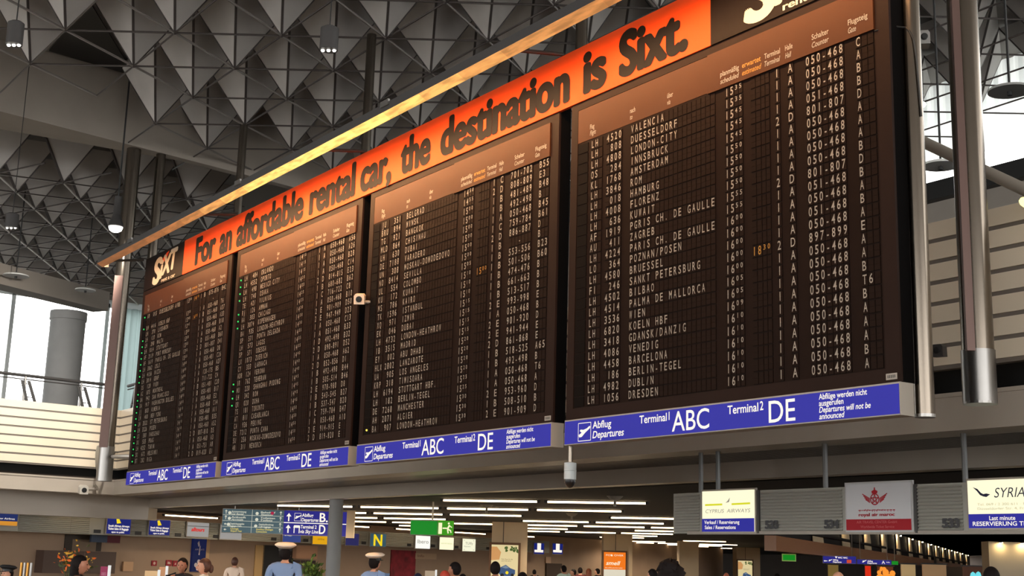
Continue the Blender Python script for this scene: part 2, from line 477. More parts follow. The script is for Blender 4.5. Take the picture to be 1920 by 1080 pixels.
make_board(0, ROWS1, 'farthest departure board at the left end, green lamps on most lines', {i: 'g' for i in range(25) if i not in (1, 3, 12)})

# ------------------------------------------------------------------ blue lit signs under the boards
def plane_icon(mb, fr, u, v, s, d=0.006):
    pts = [(0.06, 0.30), (0.10, 0.24), (0.30, 0.26), (0.58, 0.46), (0.95, 0.66), (0.97, 0.74), (0.90, 0.77), (0.70, 0.66), (0.42, 0.60), (0.20, 0.63), (0.13, 0.56), (0.28, 0.47), (0.14, 0.40), (0.06, 0.38)]
    mb.face([fr.p(u + a * s, v + b * s, d) for a, b in pts])
for k in range(4):
    x0 = PITCH * k
    root = empty('departures_sign', (x0 + BW / 2, 0.0, Z_SIGN0),
                 ['blue lit departures sign under the farthest board', 'blue lit departures sign under the board with the Orlando line',
                  'blue lit departures sign under the board with the Belgrad line', 'blue lit departures sign under the nearest board'][k], 'sign')
    mb = MB()
    mb.box(x0, x0 + BW, -0.03, 0.17, Z_SIGN0, Z_SIGN1)
    mb.build('housing', M_SIGNFRAME, root)
    mb = MB(); mb.box(x0 + 0.012, x0 + BW - 0.012, -0.036, -0.028, Z_SIGN0 + 0.012, Z_SIGN1 - 0.018)
    fp = mb.build('blue_face', M_BLUESIGN, root)
    fr = Frame((x0, -0.036, 0), (1, 0, 0))
    mb = MB()
    # pictogram frame and aeroplane
    for (a, b) in (((0.295, 3.145), (0.545, 3.145)), ((0.545, 3.145), (0.545, 3.366)), ((0.545, 3.366), (0.295, 3.366)), ((0.295, 3.366), (0.295, 3.145))):
        bar(mb, fr, a, b, 0.008)
    plane_icon(mb, fr, 0.295, 3.13, 0.25)
    put_text(mb, 'Abflug', fr, 0.58, 3.285, 0.085, width=0.36, bold=0.012)
    put_text(mb, 'Departures', fr, 0.58, 3.165, 0.085, width=0.60, bold=0.012, shear=0.2)
    put_text(mb, 'Terminal', fr, 1.462, 3.285, 0.090, width=0.48, bold=0.012); put_text(mb, '1', fr, 1.975, 3.292, 0.092, xs=0.8, bold=0.012)
    put_text(mb, 'ABC', fr, 2.03, 3.155, 0.222, width=0.61, bold=0.004)
    put_text(mb, 'Terminal', fr, 2.926, 3.285, 0.090, width=0.46, bold=0.012); put_text(mb, '2', fr, 3.41, 3.292, 0.092, xs=0.8, bold=0.012)
    put_text(mb, 'DE', fr, 3.535, 3.150, 0.225, width=0.37, bold=0.004)
    for j, (s, wd, sh) in enumerate((('Abflüge werden nicht', 0.61, 0), ('ausgerufen', 0.315, 0), ('Departures will not be', 0.65, 0.2), ('announced', 0.325, 0.2))):
        put_text(mb, s, fr, 4.225, 3.335 - j * 0.066, 0.056, width=wd, bold=0.012, shear=sh)
    mb.build('sign_lettering', M_SIGNWHITE, fp)

# ------------------------------------------------------------------ advertising banner across the top
root = empty('advertising_banner', (10.8, 0, Z_BAN0), 'long orange advertising banner with bold black slogan along the tops of the boards', 'banner')
mb = MB(); mb.box(2.512, 19.177, -0.035, 0.018, Z_BAN0, Z_BAN1)
orange = mb.build('orange_panel', M_ORANGE, root)
fr = Frame((0, -0.035, 0), (1, 0, 0))
for s, a, b in (('For', 3.215, 4.36), ('an', 4.55, 5.20), ('affordable', 5.42, 8.47), ('rental', 8.70, 10.46), ('car,', 10.63, 11.70), ('the', 11.98, 12.92),
                ('destination', 13.20, 16.48), ('is', 16.76, 17.26), ('Sixt.', 17.50, 18.80)):
    mb = MB(); put_text(mb, s, fr, a, 7.735, 0.555, width=b - a, bold=0.06, res=6)
    mb.build('slogan_word', M_BLACKINK, orange)
for x0, x1, lo in ((0.06, 2.512, 0.0), (19.177, 21.70, 19.10)):
    mb = MB(); mb.box(x0, x1, -0.035, 0.018, Z_BAN0, Z_BAN1)
    lp = mb.build('logo_panel', M_LOGOP, root); lp['label'] = 'black end panel with the logo'
    mb = MB()
    # slanted joined capitals: S, small i, X, T
    put_text(mb, 'S', fr, lo + 0.62, 7.70, 0.56, width=0.56, bold=0.055, shear=0.16, res=6)
    put_text(mb, 'i', fr, lo + 1.08, 7.78, 0.42, width=0.20, bold=0.055, shear=0.16)
    put_text(mb, 'X', fr, lo + 1.20, 7.84, 0.42, width=0.56, bold=0.06, shear=0.16)
    put_text(mb, 'T', fr, lo + 1.68, 7.88, 0.44, width=0.46, bold=0.06, shear=0.16)
    put_text(mb, 'rent a car', fr, lo + 1.22, 7.665, 0.085, width=0.86, bold=0.03, res=4)
    mb.build('logo_lettering', M_LOGOW, lp)
    mb = MB(); poly(mb, fr, [(lo + 1.16, 8.12), (lo + 1.24, 8.10), (lo + 1.34, 8.16), (lo + 1.48, 8.22), (lo + 1.60, 8.34), (lo + 1.42, 8.32), (lo + 1.28, 8.26), (lo + 1.18, 8.20)])
    mb.build('logo_swoosh', M_ORANGE, lp)

# ------------------------------------------------------------------ lamp trough in front of the banner
TY, TZ = -1.0, 8.13
root = empty('light_trough', (10.5, TY, TZ), 'long dark lamp trough with glowing amber underside hung in front of the orange banner', 'light fitting')
X0T, X1T = -0.05, 22.6
mb = MB()
mb.prism([(X0T, TY - 0.140, TZ + 0.025), (X0T, TY - 0.140, TZ + 0.16), (X0T, TY + 0.10, TZ + 0.17), (X0T, TY + 0.14, TZ + 0.09), (X0T, TY + 0.125, TZ + 0.085), (X0T, TY + 0.09, TZ + 0.15), (X0T, TY - 0.0, TZ + 0.13), (X0T, TY - 0.0, TZ - 0.02)], (X1T - X0T, 0, 0))
mb.build('trough_housing', M_DGREY, root)
mb = MB(); mb.box(X0T - 0.02, X0T, TY - 0.13, TY + 0.13, TZ - 0.03, TZ + 0.165); mb.build('end_cap', M_STEEL, root)
tr = random.Random(3)
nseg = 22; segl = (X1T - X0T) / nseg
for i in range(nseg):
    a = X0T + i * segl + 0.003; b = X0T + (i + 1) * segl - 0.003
    bright = [.12, .14, .17, .22, .3, .4, .6, .85, 1.1, 1.25, 1.35, 1.3, 1.15, .95, .75, .6, .5, .44, .4, .36, .33, .3][i]  # uneven glow of the lamp-lit foil underside, put in as emission
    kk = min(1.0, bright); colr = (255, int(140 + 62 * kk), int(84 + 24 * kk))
    nm = 'trough_foil_glow_%d' % i
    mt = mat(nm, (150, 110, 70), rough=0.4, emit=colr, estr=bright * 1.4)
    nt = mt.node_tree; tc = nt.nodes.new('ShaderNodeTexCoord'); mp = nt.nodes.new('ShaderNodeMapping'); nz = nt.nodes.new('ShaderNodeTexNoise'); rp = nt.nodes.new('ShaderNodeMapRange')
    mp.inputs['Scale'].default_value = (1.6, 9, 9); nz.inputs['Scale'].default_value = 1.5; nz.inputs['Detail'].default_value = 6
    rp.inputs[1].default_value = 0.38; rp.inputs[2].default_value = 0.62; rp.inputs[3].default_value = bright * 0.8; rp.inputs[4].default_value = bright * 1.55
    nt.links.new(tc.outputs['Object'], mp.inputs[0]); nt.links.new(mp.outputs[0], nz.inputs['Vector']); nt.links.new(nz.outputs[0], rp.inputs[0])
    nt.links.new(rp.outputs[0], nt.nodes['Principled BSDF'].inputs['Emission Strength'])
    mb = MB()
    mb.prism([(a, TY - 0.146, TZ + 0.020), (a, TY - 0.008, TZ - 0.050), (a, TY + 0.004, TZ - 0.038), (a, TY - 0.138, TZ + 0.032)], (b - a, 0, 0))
    mb.build('trough_foil_glow', mt, root)
    mb = MB(); mb.tube((a + 0.05, TY + 0.045, TZ + 0.10), (b - 0.05, TY + 0.045, TZ + 0.10), 0.028, 8)
    pw = [.55, .55, .6, .7, .9, 1.1, 1.3, 1.45, 1.5, 1.5, 1.45, 1.4, 1.3, 1.2, 1.1, 1.0, 1.0, 1.0, 1.0, 1.0, .95, .9][i]
    mb.build('lamp_tube', mat('amber_tube_%d' % round(pw * 100), (1.0, .6, .3), emit=TROUGH_RGB, estr=TROUGH_L * pw, srgb=False), root)
M_ARM = mat('arm_steel', (70, 62, 56), rough=0.45, metal=0.6)
POLEX = [-0.2, 5.30, 10.72, 16.27, 21.74]
for x in POLEX:
    mb = MB(); mb.tube((x, -0.01, 8.44), (x, TY + 0.10, TZ + 0.15), 0.03, 8); mb.build('support_arm', M_ARM, root, smooth=True)
for x in (2.2, 8.0, 13.4, 18.9):
    mb = MB(); mb.box(x - 0.12, x + 0.12, TY - 0.17, TY - 0.135, TZ + 0.10, TZ + 0.19); mb.build('clip', M_STEEL, root)

# ------------------------------------------------------------------ chrome poles
def pole(x, y, z0, z1, r, label, sleeve=None):
    root = empty('support_pole', (x, y, z0), label, 'pole')
    mb = MB(); mb.tube((x, y, z0), (x, y, z1), r, 24); mb.build('shaft', M_CHROME, root, smooth=True)
    mb = MB(); mb.lathe([(r * 1.04, -0.01), (r * 1.04, 0.02)], (x, y, z0), 24); mb.build('end_cap', M_STEEL, root)
    if sleeve:
        mb = MB(); mb.tube((x, y, z0 + .02), (x, y, z0 + sleeve), r * 1.06, 24); mb.build('sleeve', M_STEEL, root, smooth=True)
    return root
pole(21.74, 0.30, 3.12, 17.0, 0.095, 'slim polished steel pole at the right end of the nearest board')
for P, lab in (((-8.61, 5.72), 'steel pole dropping from a roof node behind the left part of the orange banner'), ((-0.12, 5.72), 'steel pole dropping from a roof node behind the middle of the orange banner')):
    pole(P[0], P[1], 4.65, LO_Z(P[0], P[1]), 0.13, lab)
P = atY(1090, 80, 5.72); pole(P.x, P.y, 4.65, 18.1, 0.13, 'steel pole behind the banner right of its middle, under the lamp trough')
P = atD(298, 335, 44.5); pole(P.x, P.y, 4.65, 15.05, 0.16, 'steel pole rising behind the upper left corner of the farthest board')
P = atD(247, 330, 44.0); PL = P
r_ = pole(P.x, P.y, atD(196, 908, 44).z, 15.05, 0.24, 'thick steel pole with a brown strip of reflected lamp light left of the boards', sleeve=1.1)
fr2 = Frame(Vector((P.x, P.y, 0)) - CF * .18 - CR * .20, (CR.x, CR.y, 0))
mb = MB(); mb.obox(fr2, 0.02, .30, atD(196, 908, 44).z + 1.1, 10.6, 0, .08); mb.build('reflection_strip', mat('reflection_brown', (98, 76, 70), rough=0.4, metal=0.5), r_)  # painted strip, copies the trough light reflected in the chrome
P = atD(1838, 757, 16.0)
r_ = pole(P.x, P.y, P.z, 17.0, 0.195, 'thickest polished steel pole at the far right of the boards', sleeve=0.66)
fr2 = Frame(Vector((P.x, P.y, 0)) - CF * .13 - CR * .20, (CR.x, CR.y, 0))
mb = MB(); mb.obox(fr2, 0.0, .10, P.z + .66, 17.0, 0, .07); mb.build('reflection_strip', mat('reflection_brown', (98, 76, 70), rough=0.4, metal=0.5), r_)  # same painted reflection along the left side of this pole
# short arm between the left pole and the farthest board
q = atY(243, 858, 0.35); q2 = PL + CR * .2; 
mb = MB(); mb.tube((q.x + .3, q.y, q.z), (q2.x, q2.y, atD(215, 864, 44).z), 0.06, 8)
tag(mb.build('bracket_arm', M_STEEL, loc=q), 'short steel arm reaching from the thick left pole behind the farthest board', 'bracket')
# ================================================================== ROOF: space frame with hanging pyramids
LO = Vector((-1.416, 3.653, 15.505)); LS = 2.8322; LTH = R(62.816); TX, TY_ = 0.0383, 0.0451
def tilt(dx, dy): return dx * TX + dy * TY_
def pyramid_proto(s, th, label, group, hh, bright, rr):
    root = empty('ceiling_pyramid', (0, 0, 0), label, 'ceiling panel', group)
    base = []
    for k in (30, 150, 270):
        a = th + R(k); x, y = s / math.sqrt(3) * math.cos(a), s / math.sqrt(3) * math.sin(a)
        base.append(Vector((x, y, hh + tilt(x, y))))
    ap = Vector((0, 0, 0))
    mb = MB()
    for i in range(3):
        p, q = base[i], base[(i + 1) % 3]
        cen = (ap + p + q) / 3
        mb.face([c + (cen - c).normalized() * 0.05 for c in (ap, p, q)])
    o = mb.build('pyramid_skin', M_PYR, root)
    md = o.modifiers.new('thick', 'SOLIDIFY'); md.thickness = 0.03; md.offset = 0
    for i_, p in enumerate(base):
        mb = MB(); mb.tube(ap, p, rr if i_ == 2 else 0.030, 6, caps=False); mb.build('ridge_tube', M_TUBE, root)
    for k in (0, 60, 120):
        a = th + R(k); v = Vector((s * math.cos(a), s * math.sin(a), 0)); v.z = tilt(v.x, v.y)
        mb = MB(); mb.tube(ap, v, 0.034 if k == bright else 0.028, 6, caps=False); mb.build('chord_tube', (M_CHORD_LIT if bright == 120 else M_CHORDN_LIT) if k == bright else M_TUBE, root)  # chords of one direction get paler metal, their highlight put in as colour
    mb = MB(); mb.lathe([(0.02, -0.05), (0.06, -0.02), (0.06, 0.03), (0.02, 0.06)], (0, 0, 0), 8); mb.build('node_ball', M_TUBE, root)
    return root
def board_hides(x, y):
    # inside the outline of the boards and banner in the picture
    if x < 300 or x > 1650: return False
    top = 470 - (x - 300) * 0.4735 + 230
    return y > top
def in_view(P, mx=420, my=430):
    x, y, z = topx(P)
    return z > 2 and -mx < x < 1920 + mx and -my < y < 1000 and not board_hides(x, y)
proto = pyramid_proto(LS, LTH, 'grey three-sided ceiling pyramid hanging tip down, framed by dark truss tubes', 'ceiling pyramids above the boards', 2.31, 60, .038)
e1 = Vector((LS * math.cos(LTH), LS * math.sin(LTH), 0)); e2 = Vector((LS * math.cos(LTH + R(120)), LS * math.sin(LTH + R(120)), 0))
first = True; NEAR = []
for b in range(-6, 9):
    for a in range(-12, 16):
        if a - b < -3 or (b, a) in ((2, -1), (5, 2), (-1, -4)): continue
        P = LO + e1 * a + e2 * b; P.z = LO.z + tilt(P.x - LO.x, P.y - LO.y)
        if P.y > 27 or not in_view(P): continue
        if P.x > 16 and P.y > 12: pass
        if first: proto.location = P; first = False
        else: copy_tree(proto, None, P)
        NEAR.append(P)
LS2 = 2.34; LTH2 = R(28.5); LO2 = Vector((-25.74, 5.17, 14.64))
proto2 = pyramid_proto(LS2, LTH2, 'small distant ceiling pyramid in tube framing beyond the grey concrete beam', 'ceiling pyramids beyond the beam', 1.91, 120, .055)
g1 = Vector((LS2 * math.cos(LTH2), LS2 * math.sin(LTH2), 0)); g2 = Vector((LS2 * math.cos(LTH2 + R(120)), LS2 * math.sin(LTH2 + R(120)), 0))
first = True
for b in range(-9, 14):
    for a in range(-12, 14):
        P = LO2 + g1 * a + g2 * b; P.z = LO2.z + tilt(P.x - LO2.x, P.y - LO2.y)
        x, y, z = topx(P)
        if not (-160 < x < 420) or P.x > -16.5 or P.x < -37.3 or P.y > 15 or P.y < -14: continue
        if x > 290 and y > 470 - (x - 300) * 0.47 + 30: continue
        if y > 530 + x * 0.22: continue
        if first: proto2.location = P; first = False
        else: copy_tree(proto2, None, P)
# dark deck above, sloped like the frame
def deckz(x, y): return LO.z + 2.31 + 0.10 + tilt(x - LO.x, y - LO.y)
mb = MB(); pts = [(-38.6, -46), (64, -46), (64, 34), (-38.6, 34)]
mb.prism([(x, y, deckz(x, y)) for x, y in pts], (0, 0, 0.4)); struct(mb, 'ceiling', M_DECK)
# concrete beam between the two fields: near face then soffit
A = Vector((-11.66, 0.19, 0)); d = Vector((math.cos(R(99)), math.sin(R(99)), 0)); nb = Vector((-math.sin(R(99)), math.cos(R(99)), 0))   # nb points to -x
mb = MB()
def bp(t, off, z): q = A + d * t + nb * off; return (q.x, q.y, z)
t0, t1 = -16, 22
def far_off(t): return max(0.35, 1.85 - 0.285 * (t + 1.0))
tt = [-16, -1, 5, 22]
for i in range(3):
    a, b = tt[i], tt[i + 1]
    fa, fb = min(5.5, far_off(a)), far_off(b)
    mb.face([bp(a, 0, 15.0), bp(b, 0, 15.0), bp(b, 0, 18.2), bp(a, 0, 18.2)])
    mb.face([bp(a, 0, 15.0), bp(a, fa, 15.0), bp(b, fb, 15.0), bp(b, 0, 15.0)])
    mb.face([bp(a, fa, 15.0), bp(a, fa, 18.2), bp(b, fb, 18.2), bp(b, fb, 15.0)])
struct(mb, 'ceiling_beam', M_BEAMGREY)
# flat strip of ceiling between the pyramids and the beam
mb = MB(); q = []
mb.prism([bp(-16, -0.0, 17.6), bp(22, -0.0, 17.6), bp(22, -2.2, 17.6), bp(8, -3.0, 17.6), bp(4, -3.4, 17.6), bp(-2, -3.0, 17.6), bp(-16, -3.0, 17.6)], (0, 0, 0.15)); struct(mb, 'ceiling_strip', M_BEAMGREY)
mb = MB(); mb.prism([atZ(x, y, 17.25) for x, y in ((92, 96), (245, 141), (241, 124), (172, 10), (118, 62))], (0, 0, .05)); struct(mb, 'ceiling_opening', M_BLACK)
# far beam over the left window
P0 = atZ(203, 583, 12.0); d2 = Vector((math.cos(R(118)), math.sin(R(118)), 0)); n2 = Vector((-math.sin(R(118)), math.cos(R(118)), 0))
mb = MB()
def b2(t, off, z): q = P0 + d2 * t + n2 * off; return (q.x, q.y, z)
mb.prism([b2(0, 0, 12.0), b2(-20, 0, 12.0), b2(-20, 1.5, 12.0), b2(0, 0.9, 12.0)], (0, 0, 0.85))
struct(mb, 'ceiling_beam_far', M_BEAMGREY)

# ================================================================== GALLERY
GB = Vector((-19.15, 6.0, 0)); gaz = 92.0
gl = Vector((-math.cos(R(96)), -math.sin(R(96)), 0))          # direction of the left run, coming towards the viewer
GP = [Vector((46, 6, 0)), GB, GB + gl * 26]
nr = Vector((0, 1, 0)); nl = Vector((gl.y, -gl.x, 0))
if nl.x > 0: nl = -nl
def band(mb, run, off0, off1, z0, z1):
    """box along one run of the gallery edge, set back off0..off1 behind the edge"""
    if run == 'right':
        a, b = Vector((46, 6, 0)), GB; n = nr
        xs = (nl.normalized() + nr).normalized()
    else:
        a, b = GB + gl * 26, GB; n = nl
        xs = (nl + nr).normalized()
    k0 = off0 / max(0.2, xs.dot(n)); k1 = off1 / max(0.2, xs.dot(n))
    pts = [a + n * off0, b + xs * k0, b + xs * k1, a + n * off1]
    mb.prism([(p.x, p.y, z0) for p in pts], (0, 0, z1 - z0))
for run in ('right', 'left'):
    mb = MB()
    n = 7; z0, z1 = 4.60, 6.85; hh = (z1 - z0) / n
    for i in range(n):
        band(mb, run, 0.0, 0.10, z0 + i * hh + 0.062, z0 + (i + 1) * hh - 0.002)
    struct(mb, 'wall_gallery_' + run, M_PARAPET)
    mb = MB(); band(mb, run, 0.025, 0.16, 4.60, 6.84); struct(mb, 'wall_gallery_backing_' + run, M_SEAM)
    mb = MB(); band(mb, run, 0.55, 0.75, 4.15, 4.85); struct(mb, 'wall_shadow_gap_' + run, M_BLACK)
    mb = MB(); band(mb, run, 0.0, 0.75, 3.69, 4.18)
    band(mb, run, -0.03, 0.02, 4.18, 4.24)
    struct(mb, 'trim_fascia_' + run, M_FASCIA)
    mb = MB()
    if run == 'right':
        for j in range(15): band(mb, run, 0.78 + j * 0.105, 0.86 + j * 0.105, 3.70, 3.76)
    band(mb, run, 0.7, 2.5, 3.78, 3.9); struct(mb, 'ceiling_soffit_' + run, M_SOFFIT)
    mb = MB(); band(mb, run, 2.3, 2.9, 3.36 if run == 'right' else 2.88, 3.78); struct(mb, 'beam_' + run, M_FASCIA)
mb = MB()
pts = [(46, 6.6), (GB.x - 0.4, 6.6), (GB.x + gl.x * 26 - 0.6, GB.y + gl.y * 26), (-39, GB.y + gl.y * 26), (-39, 29.5), (46, 29.5)]
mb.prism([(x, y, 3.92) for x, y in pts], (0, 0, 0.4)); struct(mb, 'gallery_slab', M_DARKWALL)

# gallery handrail: rail, wire and pairs of leaning flat posts
def railing(a, b, n, label, skip=()):
    a, b = Vector(a), Vector(b)
    root = empty('gallery_railing', a, label, 'railing')
    mb = MB(); mb.tube(a + Vector((0, 0, 0.92)), b + Vector((0, 0, 0.92)), 0.06, 8); mb.build('handrail', M_DGREY, root, smooth=True)
    mb = MB(); mb.tube(a + Vector((0, 0, 0.78)), b + Vector((0, 0, 0.78)), 0.025, 6); mb.build('wire', M_DGREY, root)
    t = (b - a).normalized()
    for i in range(n):
        c = a + (b - a) * ((i + 0.5) / n)
        for s0, s1 in ((-0.28, 0.02), (0.02, 0.26)):
            mb = MB(); p0 = c + t * s0; p1 = c + t * s1 + Vector((0, 0, 0.74))
            mb.prism([p0 - t * 0.055, p0 + t * 0.055, p1 + t * 0.055, p1 - t * 0.055], nrm(t) * 0.05)
            po = mb.build('post', M_DGREY, root)
        mb = MB(); mb.tube(c + t * -0.2 + Vector((0, 0, 0.15)), c + t * 0.08 + Vector((0, 0, 0.15)), 0.02, 6); mb.tube(c + t * 0.0 + Vector((0, 0, 0.62)), c + t * 0.24 + Vector((0, 0, 0.62)), 0.02, 6)
        mb.build('cross_pin', M_DGREY, root)
        mb = MB(); mb.tube(c + t * 0.14 + Vector((0, 0, 0.0)), c + t * 0.14 + Vector((0, 0, 0.9)), 0.05, 6); mb.build('stanchion', M_STEEL, root)
    return root
def nrm(t): return Vector((-t.y, t.x, 0))
q = GB + gl * 0.4 + nl * 0.12
railing((q.x, q.y, 6.85), (q.x + gl.x * 8.4, q.y + gl.y * 8.4, 6.85), 4, 'steel handrail with leaning posts on the gallery parapet at far left')
railing((GB.x + 0.2, 6.12, 6.85), (GB.x + 6.0, 6.12, 6.85), 4, 'handrail on the gallery parapet just left of the boards')
railing((14.2, 6.12, 6.85), (17.3, 6.12, 6.85), 2, 'short dark handrail glimpsed on the gallery parapet behind the right pole')

# hall walls outside the picture, with window bands for the daylight
mb = MB(); mb.box(-62, 64, -46.3, -46, 0, 1.5); mb.box(-62, 64, -46.3, -46, 13.0, 22)
for x in range(-62, 66, 9): mb.box(x, x + 2.2, -46.3, -46, 1.5, 13.0)
struct(mb, 'wall_behind_viewer', M_BEAMGREY)
mb = MB(); mb.box(64, 64.3, -46, 20, 0, 2.5); mb.box(64, 64.3, -46, 20, 12.5, 22)
for y in range(-46, 20, 11): mb.box(64, 64.3, y, y + 1.5, 2.5, 12.5)
struct(mb, 'wall_right', M_BEAMGREY)
mb = MB(); mb.box(-38.8, -38.5, -46, -14, 0, 20); struct(mb, 'wall_left', M_BEAMGREY)

# round column on the left gallery
C0 = atD(128, 600, 58.0)
mb = MB(); mb.lathe([(0.76, 4.3), (0.76, 11.6), (0.80, 11.62), (0.80, 12.0)], (C0.x, C0.y, 0), 32); struct(mb, 'column_round', M_GREYCOL, smooth=True)

# left window wall: frame with mullions, hung with pale curtains
WX = -38.0
mb = MB()
for y in (-14, -9, -4, 1, 6.2, 11.0, 16, 20):
    mb.box(WX - 0.1, WX + 0.05, y - 0.10, y + 0.10, 4.3, 14.4)
mb.box(WX - 0.1, WX + 0.05, -14, 20, 4.3, 4.5); mb.box(WX - 0.1, WX + 0.05, -14, 20, 14.2, 14.6)
struct(mb, 'window_1', mat('window_frame_white', (200, 206, 206), rough=0.5))
mb = MB(); mb.box(WX - .2, WX - .1, -14, 28, 14.3, 19.5); mb.box(WX - .2, WX - .1, 20, 28, 4, 19.5); struct(mb, 'wall_left_upper', M_BEAMGREY)
M_CURT = bpy.data.materials.new('curtain_sheer'); M_CURT.use_nodes = True
nt = M_CURT.node_tree; nt.nodes.clear()
o_ = nt.nodes.new('ShaderNodeOutputMaterial'); tl = nt.nodes.new('ShaderNodeBsdfTranslucent'); df = nt.nodes.new('ShaderNodeBsdfDiffuse'); mx = nt.nodes.new('ShaderNodeMixShader')
tl.inputs[0].default_value = (0.15, 0.20, 0.20, 1); df.inputs[0].default_value = (0.4, 0.5, 0.5, 1); mx.inputs[0].default_value = 0.25
nt.links.new(tl.outputs[0], mx.inputs[1]); nt.links.new(df.outputs[0], mx.inputs[2]); nt.links.new(mx.outputs[0], o_.inputs[0])
def curtain(y0, y1, z0, z1, label):
    mb = MB(); n = int((y1 - y0) * 14); prev = None
    for i in range(n + 1):
        y = y0 + (y1 - y0) * i / n; x = WX + 0.45 + 0.06 * math.sin(i * 0.9) + 0.03 * math.sin(i * 2.3)
        if prev: mb.face([(prev[0], prev[1], z0), (x, y, z0), (x, y, z1), (prev[0], prev[1], z1)])
        prev = (x, y)
    tag(mb.build('window_curtain', M_CURT, smooth=True, loc=(WX + 0.45, y0, z0)), label, 'curtain')
curtain(-13.5, 1.6, 4.32, 14.2, 'pale pleated curtain over the gallery window left of the round column')
curtain(11.2, 15.8, 4.32, 14.2, 'narrow pale curtain in the gallery window beside the farthest board')
M_BLIND = M_CURT.copy(); M_BLIND.name = 'blind_white'
for nd in M_BLIND.node_tree.nodes:
    if nd.type == 'BSDF_TRANSLUCENT': nd.inputs[0].default_value = (0.9, 0.95, 0.95, 1)
# clerestory wall behind the gallery on the right, with a bright window band
mb = MB(); mb.box(-60, 60, 28.0, 28.3, 4.2, 15.05); mb.box(-60, -12, 28.0, 28.3, 15.0, 21); struct(mb, 'wall_back', M_BEAMGREY)
mb = MB(); mb.box(-12, 60, 27.6, 28.0, 14.7, 15.35); struct(mb, 'window_2_sill', M_BLACK)
mb = MB()
prev = None
for i in range(241):
    x = -12 + i * .125; y = 28.12 + .05 * (1 if i % 4 < 2 else -1)
    if prev: mb.face([(prev[0], prev[1], 16.1), (x, y, 16.1), (x, y, 20.5), (prev[0], prev[1], 20.5)])
    prev = (x, y)
tag(mb.build('vertical_blind', M_BLIND, loc=(-12, 28.1, 15.2)), 'pleated white blind over the high window right of the boards', 'blind')

# ================================================================== LOWER HALL
struct_floor = MB(); struct_floor.box(-190, 66, -60, 180, -0.2, 0.0); struct(struct_floor, 'floor', M_FLOOR)
CE = 3.36
mb = MB(); BKA = atD(1500, 1012, 60); BKB = atD(1720, 1046, 116)
def bk(Y): s_ = (Y - BKA.y) / (BKB.y - BKA.y); return (BKA.x + (BKB.x - BKA.x) * s_, Y)
q0 = bk(30.4); q1 = bk(160)
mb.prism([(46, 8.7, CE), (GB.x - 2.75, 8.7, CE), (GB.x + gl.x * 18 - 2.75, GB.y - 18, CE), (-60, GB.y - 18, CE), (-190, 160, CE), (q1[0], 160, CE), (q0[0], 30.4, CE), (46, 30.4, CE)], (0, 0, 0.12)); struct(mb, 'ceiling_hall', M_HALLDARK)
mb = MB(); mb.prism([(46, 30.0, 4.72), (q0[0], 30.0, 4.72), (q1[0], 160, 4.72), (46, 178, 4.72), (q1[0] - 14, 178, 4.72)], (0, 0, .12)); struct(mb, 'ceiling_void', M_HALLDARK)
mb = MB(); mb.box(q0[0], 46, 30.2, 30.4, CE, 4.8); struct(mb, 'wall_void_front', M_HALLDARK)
CPL = Plane(atZ(240, 1003, 2.3), math.degrees(math.atan2(38.094 - 8.396, -36.016 + 24.157)))
fr = CPL.frame(-60, 960, 1040, 1035)
mb = MB(); mb.obox(fr, -16, fr.w + 1.2, -2.4, 1.2, -2.2, -2.0)
struct(mb, 'wall_counter', M_HALLWALL)
Pe = fr.p(fr.w + 1.2, 0, 0)
# end walls far away
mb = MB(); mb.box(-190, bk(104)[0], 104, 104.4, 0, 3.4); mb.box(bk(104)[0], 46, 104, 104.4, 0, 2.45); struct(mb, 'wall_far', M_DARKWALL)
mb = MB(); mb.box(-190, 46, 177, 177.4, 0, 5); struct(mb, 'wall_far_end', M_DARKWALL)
Pq = fr.p(fr.w + 1.0, 0, -2); 
mb = MB(); mb.prism([(Pq.x, Pq.y, 0), (Pq.x - 14, Pq.y + 30, 0), (Pq.x - 14.3, Pq.y + 30, 0), (Pq.x - 0.3, Pq.y, 0)], (0, 0, 3.4)); struct(mb, 'wall_hall_left', M_HALLWALL)
# fluorescent rows
rowd = Vector((math.cos(R(39)), math.sin(R(39)), 0)); rown = Vector((-math.sin(R(39)), math.cos(R(39)), 0))
base = Vector((-0.83, 10.84, 3.31))
mb = MB(); mb.tube((0, 0, 0), (2.75, 0, 0), 0.026, 8); ob = mb.build('tube_glass', M_LAMP); tube_mesh = ob.data; bpy.data.objects.remove(ob)
mb = MB(); mb.box(-0.08, 2.83, -0.07, 0.07, 0.03, 0.055); mb.box(-0.08, 0.0, -0.04, 0.04, -0.03, 0.03); mb.box(2.75, 2.83, -0.04, 0.04, -0.03, 0.03)
ob = mb.build('tube_holder', M_DGREY); hold_mesh = ob.data; bpy.data.objects.remove(ob)
cnt = 0
mb = MB(); mb.tube((0, 0, 0), (2.75, 0, 0), 0.04, 8); ob = mb.build('tube_glass', glow('fin_fill_tube', (255, 226, 180), 160)); fin_mesh = ob.data; bpy.data.objects.remove(ob)  # extra-bright tubes added to light the fins
def lamp(P, az, label, group, L=1.0, mesh=None):
    r = bpy.data.objects.new('ceiling_light', hold_mesh); COL.objects.link(r); r.location = P; r.rotation_euler = (0, 0, az); r.scale = (L, 1, 1)
    tag(r, label, 'ceiling light', group)
    c = bpy.data.objects.new('tube_glass', mesh or tube_mesh); COL.objects.link(c); c.parent = r
    return r
rl = random.Random(5)
